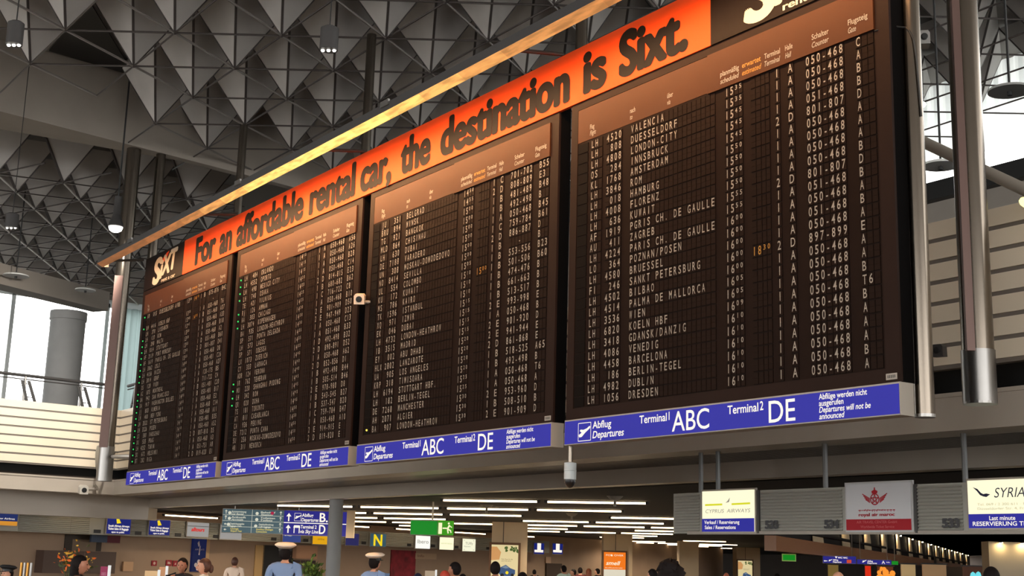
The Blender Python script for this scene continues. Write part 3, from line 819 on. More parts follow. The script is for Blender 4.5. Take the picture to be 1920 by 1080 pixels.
for k in range(0, 15):
    for j in range(-18, 40):
        P = base + rown * (5.6 * k) + rowd * (j * 3.05 - 1.6 + (k * 1.27) % 3.05)
        Q = P + rowd * 2.8
        if P.y < 9.2 or Q.y < 9.2: continue
        xa = topx(P)[0]; xb = topx(Q)[0]
        if xb < 225 or xb > 1385 or topx(P)[2] < 5: continue
        if (P - CPL.pt).dot(CPL.n) < 0.9 or (Q - CPL.pt).dot(CPL.n) < 0.9: 
            if k < 10: continue
        if rl.random() < 0.07: continue
        if k >= 2 and rl.random() < 0.06: continue
        cnt += 1
        r_ = lamp(P, R(39), 'warm fluorescent ceiling tube in the dark rows over the lower hall', 'fluorescent tubes in the lower hall')
        if cnt % 3 == 0 and k < 12:            # unseen spot added under some tubes to brighten the hall
            l_ = bpy.data.lights.new('hall_fill_spot', 'SPOT'); l_.spot_size = R(168); l_.spot_blend = .3; l_.energy = 420; l_.color = (1, .80, .56); l_.shadow_soft_size = .04
            lo_ = bpy.data.objects.new('hall_fill_spot', l_); COL.objects.link(lo_); lo_.parent = r_; lo_.location = (1.37, 0, -.06)
print('tubes', cnt)
# tubes along the ticket counters
for i in range(0, 7):
    P = CPL.pt + CPL.t * (-4.0 + i * 5.2) + CPL.n * 0.75; P.z = 3.16
    lamp(P, math.atan2(CPL.t.y, CPL.t.x), 'glowing tube running slantwise above the row of counter signs', 'tubes above the counter signs', 1.1)
# ================================================================== SIGNS AND COUNTERS IN THE LOWER HALL
def sign_box(name, label, cat, plane, px, face, depth=0.12, frame_mat=M_SIGNFRAME, rim=0.03, lift=0.0, group=None, face_label=None):
    fr = plane.frame(*px, lift=lift)
    root = empty(name, fr.p(fr.w / 2, 0, 0), label, cat, group)
    mb = MB(); mb.obox(fr, -rim, fr.w + rim, -rim, fr.h + rim, -depth, 0); mb.build('housing', frame_mat, root)
    mb = MB(); mb.obox(fr, 0, fr.w, 0, fr.h, 0, 0.012); fp = mb.build('face_panel', face, root)
    fr2 = Frame(fr.p(0, 0, 0.012), fr.u, fr.w, fr.h)
    return root, fp, fr2
def letters(fp, fr, items, m, name='sign_lettering', fn=None):
    mb = MB()
    for it in items:
        s, u, v, h = it[:4]; kw = it[4] if len(it) > 4 else {}
        kw = dict(kw)
        if 'width' in kw: kw['width'] *= fr.w
        put_text(mb, s, fr, u * fr.w, v * fr.h, h * fr.h, **kw)
    if fn: fn(mb, fr)
    return mb.build(name, m, fp)

# --- ticket desk canopy 533-535 hung under the gallery
CY = 6.15
DP = Plane((0, CY, 0), 0)
z1 = atY(1600, 906, CY).z; z0 = 2.24; z1 = 2.955
xl = atY(1291, 960, CY).x; xr = 24.0
root = empty('counter_canopy', ((xl + 16) / 2, CY, z0), 'grey slatted canopy with counter numbers hung on rods at lower right', 'canopy')
mb = MB(); mb.box(xl, xr, CY, CY + 0.5, z0, z1); mb.build('body', M_SLAT, root)
def slats(mb, fr, u0, u1, v0, v1, n, d=0.03):
    h = (v1 - v0) / n
    for i in range(n):
        b = v0 + i * h
        mb.raw([fr.p(u0, b, 0), fr.p(u1, b, 0), fr.p(u1, b + h * 0.35, d), fr.p(u0, b + h * 0.35, d), fr.p(u1, b + h * 0.95, 0), fr.p(u0, b + h * 0.95, 0)], [(0, 1, 2, 3), (3, 2, 4, 5), (0, 3, 5), (1, 4, 2)])
cf = Frame((0, CY, 0), (1, 0, 0))
def cx(px_, py=960): return atY(px_, py, CY).x
for a, b in ((1291, 1312), (1428, 1580), (1722, 1806)):
    mb = MB(); slats(mb, cf, cx(a), cx(b), z0 + 0.03, z1 - 0.02, 13); mb.build('slat_panel', M_SLAT, root)
mb = MB(); mb.box(xl, xr, CY - 0.035, CY, z0 - 0.02, z0 + 0.035); mb.build('lower_rail', M_SIGNFRAME, root)
# slanted return at the left end
Bq = atZ(1263, 926, z1)
mb = MB(); mb.prism([(xl, CY, z0), (xl, CY + 0.5, z0), (Bq.x + 0.35, Bq.y, z0), (Bq.x, Bq.y, z0)], (0, 0, z1 - z0)); mb.build('end_panel', M_SLAT, root)
fe = Frame((Bq.x, Bq.y, 0), Vector((xl - Bq.x, CY - Bq.y, 0)))
mb = MB(); L = Vector((xl - Bq.x, CY - Bq.y, 0)).length; slats(mb, fe, 0.05, L, z0 + 0.03, z1 - 0.02, 13, 0.02); mb.build('slat_panel', M_SLAT, root)
for s, a in (('535', 1437), ('534', 1548), ('533', 1769)):
    mb = MB(); u = cx(a, 990); put_text(mb, s, Frame((0, CY - 0.034, 0), (1, 0, 0)), u, 2.32, 0.12, width=0.31, bold=0.07); mb.build('counter_number', M_NUM, root)
for a in (1295, 1327, 1528, 1790):
    x = cx(a, 900)
    mb = MB(); mb.tube((x, CY + 0.25, z1), (x, CY + 0.25, 3.74), 0.042, 8); mb.build('hanger_rod', mat('rod_grey', (120, 122, 124), rough=0.5, metal=0.3), root)
for a in (1424, 1720):
    x = cx(a); mb = MB(); mb.box(x - 0.02, x + 0.02, CY - 0.04, CY, z0, z1); mb.build('joint_strip', M_DGREY, root)

M_BLUEP = glow('blue_lit_panel', (44, 44, 160), 0.8)
M_NAVYT = mat('navy_ink', (30, 34, 70)); M_GREYT = mat('grey_ink', (150, 150, 140), emit=(150, 150, 140), estr=0.4)
# Cyprus sign
rt, fp, fr = sign_box('airline_sign', 'bright cream and blue lit sales sign left of number 535', 'sign', DP, (1321, 922, 1419, 997), M_CREAMGLOW, 0.04, lift=0.045)
mb = MB(); mb.obox(fr, 0, fr.w, 0, fr.h * 0.32, 0, 0.006); bp_ = mb.build('blue_band', M_BLUEP, rt)
fb = Frame(fr.p(0, 0, 0.006), fr.u, fr.w, fr.h)
letters(bp_, fb, [('Verkauf / Reservierung', 0.05, 0.19, 0.085, {'width': 0.68, 'bold': 0.012}), ('Sales / Reservations', 0.06, 0.065, 0.085, {'width': 0.60, 'bold': 0.012})], M_SIGNWHITE)
def cy_logo(mb, fr):
    poly(mb, fr, [(fr.w * 0.46, fr.h * 0.70), (fr.w * 0.50, fr.h * 0.74), (fr.w * 0.55, fr.h * 0.83), (fr.w * 0.53, fr.h * 0.72)])
letters(fp, fr, [('CYPRUS  AIRWAYS', 0.07, 0.46, 0.09, {'width': 0.86, 'shear': 0.15})], M_GREYT, fn=cy_logo)
mb = MB(); bar(mb, fr, (fr.w * 0.06, fr.h * 0.66), (fr.w * 0.40, fr.h * 0.665), fr.h * 0.045); bar(mb, fr, (fr.w * 0.58, fr.h * 0.665), (fr.w * 0.93, fr.h * 0.675), fr.h * 0.045)
mb.build('yellow_rule', glow('rule_yellow', (222, 222, 40), 0.9), fp)
# red and white airline sign
rt, fp, fr = sign_box('airline_sign', 'unlit white sign with red winged crown emblem and a red band beneath', 'sign', DP, (1590, 909, 1714, 994), mat('unlit_white_glow', (168, 168, 170), rough=0.3, emit=(150, 150, 155), estr=0.12), 0.04, frame_mat=mat('frame_light', (172, 172, 172), rough=0.4), lift=0.045)  # unlit sign face with a weak glow put into its material
M_RED = mat('emblem_red', (150, 22, 34), rough=0.5, spec=.2, emit=(120, 14, 26), estr=0.15)  # emblem print carries a weak added glow too
mb = MB(); mb.obox(fr, 0, fr.w, 0, fr.h * 0.235, 0, 0.006); bd = mb.build('red_band', M_RED, rt)
fb = Frame(fr.p(0, 0, 0.006), fr.u, fr.w, fr.h)
letters(bd, fb, [('AIR TRAVEL CENTER GmbH', 0.17, 0.145, 0.055, {'width': 0.62}), ('Worldwide Ticket Service', 0.23, 0.045, 0.055, {'width': 0.52})], mat('pink_ink', (196, 92, 96)))
def ram(mb, fr):
    cx_, cy_ = fr.w * 0.46, fr.h * 0.66; r = fr.h * 0.115
    n = 20
    for i in range(n):
        a, b = 2 * math.pi * i / n, 2 * math.pi * (i + 1) / n
        bar(mb, fr, (cx_ + r * math.cos(a), cy_ + r * math.sin(a)), (cx_ + r * math.cos(b), cy_ + r * math.sin(b)), 0.018)
    sp = [(cx_ + r * 0.92 * math.sin(2 * math.pi * i / 5), cy_ + r * 0.92 * math.cos(2 * math.pi * i / 5)) for i in range(5)]
    for i in range(5): bar(mb, fr, sp[i], sp[(i + 2) % 5], 0.014, d=0.005)
    for s in (-1, 1):
        for j in range(4): bar(mb, fr, (cx_ + s * r * 1.15, cy_ - 0.05 + j * 0.02), (cx_ + s * r * (2.2 + 0.25 * j), cy_ + j * 0.028), 0.014)
    # crown
    for s in (-1, 0, 1):
        disc(mb, fr, cx_ + s * r * 0.45, cy_ + r * 1.35, r * 0.22)
    poly(mb, fr, [(cx_ - r * 0.6, cy_ + r * 1.05), (cx_ + r * 0.6, cy_ + r * 1.05), (cx_ + r * 0.75, cy_ + r * 1.5), (cx_, cy_ + r * 1.85), (cx_ - r * 0.75, cy_ + r * 1.5)], d=0.005)
    poly(mb, fr, [(cx_ - 0.012, cy_ + r * 1.8), (cx_ + 0.012, cy_ + r * 1.8), (cx_ + 0.012, cy_ + r * 2.2), (cx_ - 0.012, cy_ + r * 2.2)])
    # arabic line drawn as strokes
    rr = random.Random(2); x = fr.w * 0.20
    while x < fr.w * 0.74:
        l = rr.uniform(0.02, 0.05); bar(mb, fr, (x, fr.h * 0.425), (x + l, fr.h * 0.425), 0.014)
        if rr.random() < 0.7: bar(mb, fr, (x + l, fr.h * 0.42), (x + l, fr.h * (0.44 + 0.02 * rr.random())), 0.012)
        if rr.random() < 0.5: disc(mb, fr, x + l / 2, fr.h * 0.395, 0.007, n=6)
        x += l + 0.012
letters(fp, fr, [('royal air maroc', 0.20, 0.30, 0.065, {'width': 0.56, 'bold': 0.04})], M_RED, fn=ram)
# Syrian sign
rt, fp, fr = sign_box('airline_sign', 'cream and blue lit airline sign cut by the right edge of the photo', 'sign', DP, (1818, 902, 1990, 990), M_CREAMGLOW, 0.04, lift=0.045)
mb = MB(); mb.obox(fr, 0, fr.w, 0, fr.h * 0.295, 0, 0.006); bd = mb.build('blue_band', M_BLUEP, rt)
fb = Frame(fr.p(0, 0, 0.006), fr.u, fr.w, fr.h)
letters(bd, fb, [('Last minute', 0.245, 0.165, 0.085, {'width': 0.295, 'bold': 0.012}), ('RESERVIERUNG Tickets', 0.05, 0.05, 0.085, {'width': 0.75, 'bold': 0.012})], M_SIGNWHITE)
def bird(mb, fr):
    pts = [(0.07, 0.86), (0.13, 0.82), (0.17, 0.74), (0.20, 0.71), (0.24, 0.72), (0.29, 0.70), (0.26, 0.67), (0.24, 0.645), (0.20, 0.66), (0.16, 0.69), (0.12, 0.78)]
    poly(mb, fr, [(a * fr.w * 0.92, b * fr.h) for a, b in pts])
letters(fp, fr, [('SYRIANAIR', 0.31, 0.63, 0.20, {'width': 0.66, 'shear': 0.25, 'bold': -0.004})], M_NAVYT, fn=bird)
letters(fp, fr, [('Tel. 069 / 2 300 611 - Fax 069', 0.11, 0.47, 0.05, {'width': 0.7}), ('Düsseldorfer Str. 4, Frankfurt', 0.11, 0.38, 0.05, {'width': 0.7})], mat('pale_ink', (190, 186, 150), emit=(190, 186, 150), estr=0.5), 'address_lettering')

# --- row of ticket counters seen far back: slatted canopy with number plates, then signs
fr = CPL.frame(-60, 962, 1040, 1036)
f0 = CPL.frame(-60, 957, 0, 988)
root = empty('counter_canopy', CPL.pt + Vector((0, 0, 0)), 'long slatted canopy over the far row of ticket counters', 'canopy')
def cu(x, y=1000): return (CPL.at(x, y) - CPL.pt).dot(CPL.t)
cfr = Frame(Vector((CPL.pt.x, CPL.pt.y, 0)), CPL.t)
CZ0, CZ1 = 2.26, 2.98
mb = MB(); mb.obox(cfr, cu(-80), cu(1030, 1020), CZ0, CZ1, -0.5, 0); mb.build('body', M_SLAT, root)
for a, b in ((33, 130), (131, 166), (244, 272), (318, 345), (391, 408), (452, 525), (562, 580), (617, 688), (722, 775), (806, 820), (850, 862), (892, 996)):
    mb = MB(); slats(mb, cfr, cu(a), cu(b), CZ0 + 0.03, CZ1 - 0.02, 9, 0.03); mb.build('slat_panel', M_SLAT, root)
for a, s in ((181, '540'), (258, '541'), (333, '542'), (405, '543'), (513, '544'), (573, '545'), (682, '548'), (767, '549'), (812, '550'), (856, '551'), (915, '552')):
    mb = MB(); u = cu(a); mb.obox(cfr, u - 0.17, u + 0.17, CZ0 + 0.06, CZ0 + 0.2, 0.03, 0.045); o = mb.build('number_plate', M_NUM, root)
M_SAA = glow('deep_blue_lit', (24, 36, 120), 0.8); M_WL = glow('white_lit', (240, 240, 238), 0.85); M_GREYLIT = glow('grey_lit', (190, 188, 186), 0.55)
M_REDT = glow('red_text', (222, 48, 44), 0.8); M_YEL = glow('yellow_lit', (250, 220, 30), 0.9); M_TEAL = mat('teal_panel', (60, 104, 128), emit=(60, 104, 128), estr=0.35)
def far_sign(px, face, label, lift=0.10, cat='sign', name='counter_sign', fm=M_SIGNFRAME):
    return sign_box(name, label, cat, CPL, px, face, 0.05, lift=lift, rim=0.035, frame_mat=fm)
def tail(mb, fr):
    poly(mb, fr, [(fr.w * 0.36, fr.h * 0.95), (fr.w * 0.46, fr.h * 0.98), (fr.w * 0.58, fr.h * 0.66), (fr.w * 0.40, fr.h * 0.62)])
for px, lab in (((199, 969, 240, 1002), 'dark blue lit counter sign with yellow mark, the left one of a pair'), ((278, 974, 314, 1004), 'dark blue lit counter sign with yellow mark, the right one of a pair')):
    rt, fp, fr = far_sign(px, M_SAA, lab)
    letters(fp, fr, [('South African Airways', 0.05, 0.42, 0.12, {'width': 0.9, 'bold': 0.03}), ('Ticket Sales & Baggage', 0.04, 0.24, 0.13, {'width': 0.88, 'bold': 0.03}), ('open to public', 0.2, 0.06, 0.10, {'width': 0.55, 'bold': 0.03})], M_SIGNWHITE)
    letters(fp, fr, [], M_YEL, 'tail_mark', fn=tail)
rt, fp, fr = far_sign((-22, 957, 28, 986), glow('navy_lit2', (34, 50, 110), 0.7), 'blue and orange lit counter sign at the left edge of the photo')
letters(fp, fr, [('Condor Airlines', 0.1, 0.42, 0.13, {'width': 0.8})], M_SIGNWHITE)
mb = MB(); mb.obox(fr, 0, fr.w, 0, fr.h * 0.3, 0, 0.01); mb.build('orange_band', glow('orange_band', (222, 150, 50), 0.8), rt)
rt, fp, fr = far_sign((349, 979, 387, 1007), M_GREYLIT, 'pale grey lit counter sign with red slanted lettering')
letters(fp, fr, [('alltours', 0.18, 0.38, 0.26, {'width': 0.62, 'bold': 0.05, 'shear': 0.2})], M_REDT)
mb = MB(); bar(mb, fr, (0, fr.h * 0.74), (fr.w, fr.h * 0.74), 0.02); mb.build('grey_rule', M_NUM, fp)
rt, fp, fr = far_sign((411, 984, 449, 1012), M_GREYLIT, 'pale lit counter sign half hidden behind the teal directory')
rt, fp, fr = far_sign((528, 1000, 560, 1017), glow('blue_fade', (60, 78, 150), 0.7), 'blue counter sign below the lit departures direction sign')
letters(fp, fr, [('airways', 0.08, 0.72, 0.2, {'width': 0.4})], M_SIGNWHITE)
rt, fp, fr = far_sign((584, 1004, 614, 1021), glow('amber_lit', (240, 176, 20), 0.8), 'yellow counter sign beside the grey round column')
letters(fp, fr, [('airline', 0.28, 0.5, 0.22, {'width': 0.4})], mat('dull_ink', (150, 100, 20)))
rt, fp, fr = far_sign((646, 1000, 669, 1023), glow('navy_lit3', (50, 50, 110), 0.6), 'dark blue counter sign just right of the grey round column')
rt, fp, fr = far_sign((692, 1000, 720, 1025), M_TEAL, 'teal counter sign with a big yellow letter N')
letters(fp, fr, [('N', 0.20, 0.06, 0.86, {'width': 0.56, 'bold': 0.03})], M_YEL)
rt, fp, fr = far_sign((777, 1004, 803, 1029), glow('white_lit2', (252, 252, 244), 1.0), 'white lit counter sign with thin grey lettering under the green sign')
letters(fp, fr, [('Ibero', 0.12, 0.40, 0.30, {'width': 0.76})], M_GREYT)
rt, fp, fr = far_sign((822, 1007, 847, 1031), M_CREAMGLOW, 'cream lit counter sign with faint green lettering, middle of three')
letters(fp, fr, [('emirates', 0.1, 0.45, 0.14, {'width': 0.8})], glow('pale_green', (200, 220, 150), 0.8))
rt, fp, fr = far_sign((865, 1010, 888, 1034), glow('cream_lit2', (250, 250, 220), 0.95), 'cream lit counter sign with faint grey lettering, right of three')
letters(fp, fr, [('TUIfly', 0.2, 0.55, 0.2, {'width': 0.6}), ('Reisen', 0.12, 0.34, 0.1, {'width': 0.5})], M_GREYT, fn=lambda mb, f: [disc(mb, f, f.w * a, f.h * b, 0.03, n=6) for a in (0.12, 0.85) for b in (0.12, 0.88)])
for px, lab in (((999, 1018, 1017, 1039), 'left of two small blue and white lit signs beyond the cream pillar'), ((1034, 1019, 1052, 1039), 'right of two small blue and white lit signs beyond the cream pillar')):
    rt, fp, fr = far_sign(px, M_SAA, lab)
    letters(fp, fr, [], M_SIGNWHITE, 'white_bands', fn=lambda mb, f: (poly(mb, f, [(f.w * .3, f.h * .35), (f.w * .68, f.h * .35), (f.w * .68, f.h), (f.w * .3, f.h)]), poly(mb, f, [(0.03, f.h * .15), (f.w * .9, f.h * .15), (f.w * .92, f.h * .38), (0.03, f.h * .38)], d=0.006)))

# things on the wall below the far signs (all on the wall plane, 2 m behind the canopy front)
WPL = Plane(CPL.pt - CPL.n * 1.98, math.degrees(math.atan2(CPL.t.y, CPL.t.x)))
def wallthing(name, label, cat, px, m_, depth=0.06, fn=None, m2=None, off=0.0):
    fr = WPL.frame(*px, lift=off)
    root = empty(name, fr.p(fr.w / 2, 0, 0), label, cat)
    mb = MB(); mb.obox(fr, 0, fr.w, 0, fr.h, 0, depth); b = mb.build('panel', m_, root)
    if fn:
        mb = MB(); fn(mb, Frame(fr.p(0, 0, depth), fr.u, fr.w, fr.h)); mb.build('marks', m2 or M_SIGNWHITE, b)
    return root
wallthing('door_panel', 'dark open doorway behind the left officer with the white cap', 'doorway', (493, 1022, 544, 1120), M_BLACK, 0.05)
wallthing('notice_board', 'cream notice board beside the dark doorway behind the officer', 'notice board', (479, 1022, 490, 1100), mat('cream_board', (196, 160, 108)), 0.05)
wallthing('partition', 'pale counter cabinet panel right of the left officer', 'cabinet', (548, 1022, 586, 1048), mat('pale_cabinet', (196, 150, 118)), 0.3, lambda mb, f: poly(mb, f, [(f.w * .75, f.h * .2), (f.w * .95, f.h * .2), (f.w * .95, f.h * .36), (f.w * .75, f.h * .36)]), M_NUM)
wallthing('leaflet_rack', 'dark leaflet rack below the pale cabinet panel', 'rack', (548, 1050, 585, 1075), mat('rack_dark', (48, 34, 30)), 0.2,
          lambda mb, f: [bar(mb, f, (f.w * .05, f.h * v), (f.w * .95, f.h * v), 0.03) for v in (.25, .5, .75)] + [bar(mb, f, (f.w * u, 0), (f.w * u, f.h), 0.025) for u in (.25, .5, .75)], mat('rack_wire', (130, 104, 84)))
wallthing('poster', 'tall dark red poster with pale flecks on the wall below the white sign', 'poster', (733, 1031, 775, 1130), mat('red_poster', (134, 24, 38), noise=0.5, nscale=2.2), 0.04)
wallthing('wall_sign', 'cream strip sign on the wall right of the red poster', 'sign', (778, 1037, 817, 1049), mat('cream_sign', (190, 160, 130)), 0.05, lambda mb, f: put_text(mb, 'Info', f, 0.1 * f.w, 0.35 * f.h, 0.4 * f.h, width=0.3 * f.w), mat('brown_ink', (110, 60, 50)))
wallthing('wall_sign', 'dark maroon hanging sign at the left under the slatted canopy', 'sign', (184, 1004, 207, 1018), mat('maroon', (92, 20, 40)), 0.1, off=.5)
wallthing('wall_sign', 'slate blue sign next to the maroon hanging sign', 'sign', (154, 1002, 183, 1017), mat('slate_blue', (60, 74, 96)), 0.1, off=.5)
wallthing('doorway', 'dark framed opening behind the flowers at far left', 'doorway', (122, 1002, 188, 1034), mat('dark_olive', (58, 48, 40)), 0.04, lambda mb, f: poly(mb, f, [(f.w * .2, 0), (f.w * .85, 0), (f.w * .85, f.h * .72), (f.w * .2, f.h * .72)]), mat('olive_wall', (128, 108, 88)))
wallthing('reception_desk', 'dark brown back panel of the counter behind the flowers', 'counter', (68, 1031, 200, 1075), mat('counter_brown', (84, 66, 58)), 0.5, lambda mb, f: [bar(mb, f, (f.w * v, 0), (f.w * v, f.h * .95), 0.03) for v in (.28, .55)], mat('counter_edge', (116, 92, 80)))
wallthing('fire_sign', 'round red wall sign on the beige wall left of the two women', 'sign', (284, 1051, 293, 1061), mat('red_sign', (150, 24, 40)), 0.03, lambda mb, f: disc(mb, f, f.w / 2, f.h / 2, f.w * .22), mat('pale_mark', (214, 180, 170)))
wallthing('fire_sign', 'square red fire sign left of the dark haired woman', 'sign', (311, 1050, 321, 1061), mat('red_sign', (150, 24, 40)), 0.03, lambda mb, f: poly(mb, f, [(f.w * .25, f.h * .3), (f.w * .8, f.h * .3), (f.w * .65, f.h * .7), (f.w * .25, f.h * .75)]), mat('pale_mark', (214, 180, 170)))
wallthing('fire_sign', 'square red fire sign half behind the dark haired woman', 'sign', (324, 1051, 333, 1062), mat('red_sign', (150, 24, 40)), 0.03, lambda mb, f: poly(mb, f, [(f.w * .25, f.h * .3), (f.w * .6, f.h * .3), (f.w * .5, f.h * .7)]), mat('pale_mark', (214, 180, 170)))
def blueposter(mb, f):
    poly(mb, f, [(f.w * .3, f.h * .86), (f.w * .42, f.h * .93), (f.w * .5, f.h * .8), (f.w * .4, f.h * .74)])
    bar(mb, f, (f.w * .48, f.h * .5), (f.w * .52, f.h * .78), f.w * .08)
    put_text(mb, 'AIRWAYS', f, f.w * .15, f.h * .64, f.h * .05, width=f.w * .7)
    for u, v in ((.3, .2), (.5, .3), (.7, .16), (.45, .1)): disc(mb, f, f.w * u, f.h * v, f.w * .13, n=8)
wallthing('poster_stand', 'tall narrow blue poster hanging below the pale sign with red lettering', 'poster', (360, 1009, 380, 1072), glow('poster_blue', (26, 38, 92), 0.4), 0.12, blueposter, mat('poster_pale', (200, 190, 196)))
wallthing('poster_edge_post', 'cream post along the right edge of the tall blue poster', 'post', (383, 1009, 387, 1072), mat('cream_post', (196, 160, 120)), 0.1)
wallthing('switch_box', 'cream box on the beige wall right of the pink stand', 'box', (229, 1053, 246, 1071), mat('cream_box', (200, 160, 124)), 0.1)
wallthing('notice_board', 'pale notice below the right blue and white sign', 'notice board', (1023, 1044, 1032, 1056), mat('pink_notice', (210, 176, 150)), 0.04)
wallthing('doorway', 'dark doorway below the small blue and white signs', 'doorway', (1024, 1056, 1052, 1110), mat('door_brown', (70, 54, 42)), 0.04)

# --- hanging direction signs behind the round column
HP = Plane(atD(540, 980, 47), 57)
M_DIRB = glow('direction_blue', (44, 42, 140), 0.8)
rt, fp, fr = sign_box('directory_sign', 'teal hanging directory with small white and yellow lines left of the blue direction sign', 'sign', HP, (419, 954, 530, 1001), mat('directory_teal', (62, 84, 92), emit=(72, 98, 108), estr=0.5), 0.15, rim=0.02)
RT_DIR = rt
itm = []
for u, v, a, b in ((0.14, 0.86, 'Autovermietung', 'Car Rental'), (0.14, 0.62, 'Ankunft', 'Arrivals'), (0.12, 0.34, 'Gepäckausgabe', 'Baggage Claim'), (0.62, 0.86, 'Bahnhof', 'Station'), (0.62, 0.62, 'Toiletten', 'Toilets'), (0.60, 0.34, 'Gepäckaufbewahrung', 'Left luggage'),):
    itm += [(a, u, v, 0.075, {'width': 0.24, 'bold': 0.02}), (b, u, v - 0.10, 0.075, {'width': 0.20, 'bold': 0.02, 'shear': 0.2})]
def arrows(mb, f):
    for u, v in ((.05, .80), (.05, .56), (.95, .80), (.95, .56), (.95, .30), (.95, .06)):
        x, y = u * f.w, v * f.h; bar(mb, f, (x, y), (x, y + .12 * f.h), .022); poly(mb, f, [(x - .05, y + .10 * f.h), (x + .05, y + .10 * f.h), (x, y + .17 * f.h)])
    for u, v in ((.04, .36), (.04, .12)):
        x, y = u * f.w, v * f.h; bar(mb, f, (x, y), (x + .07, y), .02); poly(mb, f, [(x - .03, y), (x + .03, y + .04), (x + .03, y - .04)])
    for u, v in ((.11, .84), (.11, .60), (.10, .34), (.56, .84), (.56, .58), (.55, .30)): disc(mb, f, u * f.w, v * f.h, .06, n=8)
    bar(mb, f, (0, f.h * .5), (f.w, f.h * .5), .012); bar(mb, f, (0, f.h * .75), (f.w, f.h * .75), .012); bar(mb, f, (0, f.h * .25), (f.w, f.h * .25), .012); bar(mb, f, (.48 * f.w, 0), (.48 * f.w, f.h), .012)
letters(fp, fr, itm, glow('dir_white', (226, 226, 206), 0.8), fn=arrows)
letters(fp, fr, [('Lounge', 0.14, 0.13, 0.075, {'width': 0.13, 'bold': 0.02}), ('Airport Tour', 0.14, 0.03, 0.075, {'width': 0.19, 'bold': 0.02}), ('Anschluss Umsteigen', 0.56, 0.13, 0.075, {'width': 0.28, 'bold': 0.02}), ('Connections', 0.56, 0.03, 0.075, {'width': 0.18, 'bold': 0.02})], glow('dir_yellow', (236, 214, 110), 0.8), 'yellow_lettering')
mb = MB(); disc(mb, fr, fr.w * .81, fr.h * .87, .06, d=.008); mb.build('red_dot', glow('dot_red', (190, 40, 80), .7), fp)
rt, fp, fr = sign_box('direction_sign', 'hanging blue direction sign with arrows and big letters B and D behind the round column', 'sign', HP, (533.5, 957, 650, 1006), M_DIRB, 0.15, rim=0.015)
def dirmarks(mb, f):
    for v in (.56, .08):
        x = .075 * f.w; y = v * f.h
        bar(mb, f, (x, y), (x, y + .24 * f.h), .045); poly(mb, f, [(x - .09, y + .20 * f.h), (x + .09, y + .20 * f.h), (x, y + .34 * f.h)])
    bar(mb, f, (0, f.h * .5), (f.w, f.h * .5), .03)
    plane_icon(mb, f, .165 * f.w, .60 * f.h, .26, d=.008)
    x0, x1, y0, y1 = .165 * f.w, .265 * f.w, .58 * f.h, .90 * f.h
    for a, b in (((x0, y0), (x1, y0)), ((x1, y0), (x1, y1)), ((x1, y1), (x0, y1)), ((x0, y1), (x0, y0))): bar(mb, f, a, b, .01)
    poly(mb, f, [(.155 * f.w, .30 * f.h), (.265 * f.w, .30 * f.h), (.255 * f.w, .40 * f.h), (.165 * f.w, .40 * f.h)])
    bar(mb, f, (.17 * f.w, .08 * f.h), (.17 * f.w, .31 * f.h), .03); bar(mb, f, (.25 * f.w, .08 * f.h), (.25 * f.w, .31 * f.h), .03)
letters(fp, fr, [('Abflug', .28, .76, .135, {'width': .18, 'bold': .015}), ('Departures', .275, .57, .135, {'width': .27, 'bold': .015, 'shear': .2}), ('Terminal 2', .27, .28, .135, {'width': .25, 'bold': .015}), ('via Sky Line', .265, .09, .135, {'width': .285, 'bold': .015, 'shear': .2}),
                 ('B.', .56, .57, .36, {'width': .13, 'bold': .02}), ('D', .56, .08, .36, {'width': .10, 'bold': .02})], M_SIGNWHITE, fn=dirmarks)
fq = HP.frame(651, 957, 663, 1009)
mb = MB(); mb.obox(fq, 0, fq.w, 0, fq.h, -0.25, 0.05); o = mb.build('end_post', M_PILLAR, rt); o['label'] = 'cream end post'
for x in (440, 520, 560, 640):
    P = HP.at(x, 956) - HP.n * .08; mb = MB(); mb.tube((P.x, P.y, P.z - .1), (P.x, P.y, 3.40), 0.02, 6); o = mb.build('hanger', M_STEEL, rt if x > 530 else RT_DIR)

# --- green exit sign on its rod
EP = Plane(atD(810, 990, 39), 45)
rt, fp, fr = sign_box('exit_sign', 'green lit emergency exit sign with white running figure hanging from the hall ceiling', 'sign', EP, (771, 976, 819, 1003), glow('exit_green', (20, 140, 34), 0.85), 0.12, rim=0.02)
f2 = EP.frame(822, 977, 848, 1003)
mb = MB(); mb.obox(f2, -.012, f2.w + .012, -.012, f2.h + .012, -0.10, 0.012); pp = mb.build('pictogram_panel', glow('exit_green2', (60, 150, 20), 0.9), rt)
f3 = Frame(f2.p(0, 0, .012), f2.u, f2.w, f2.h)
mb = MB(); W, H_ = f3.w, f3.h
poly(mb, f3, [(.03 * W, .05 * H_), (.28 * W, .05 * H_), (.28 * W, .88 * H_), (.03 * W, .88 * H_)])
bar(mb, f3, (.32 * W, .48 * H_), (.62 * W, .48 * H_), .10 * H_)
disc(mb, f3, .74 * W, .84 * H_, .07 * W); bar(mb, f3, (.80 * W, .72 * H_), (.66 * W, .42 * H_), .12 * W); bar(mb, f3, (.66 * W, .42 * H_), (.72 * W, .10 * H_), .09 * W); bar(mb, f3, (.68 * W, .42 * H_), (.90 * W, .30 * H_), .09 * W); bar(mb, f3, (.88 * W, .32 * H_), (.92 * W, .14 * H_), .07 * W); bar(mb, f3, (.78 * W, .66 * H_), (.97 * W, .55 * H_), .06 * W)
mb.build('running_figure', glow('exit_white', (250, 248, 200), 0.95), pp)
P = EP.at(811, 976); mb = MB(); mb.tube((P.x, P.y, P.z), (P.x, P.y, 3.38), 0.028, 8); mb.build('hanger_rod', mat('rod_cream', (214, 196, 170), rough=.4), rt)
GPn = Plane(atD(1478, 1045, 70), 50)
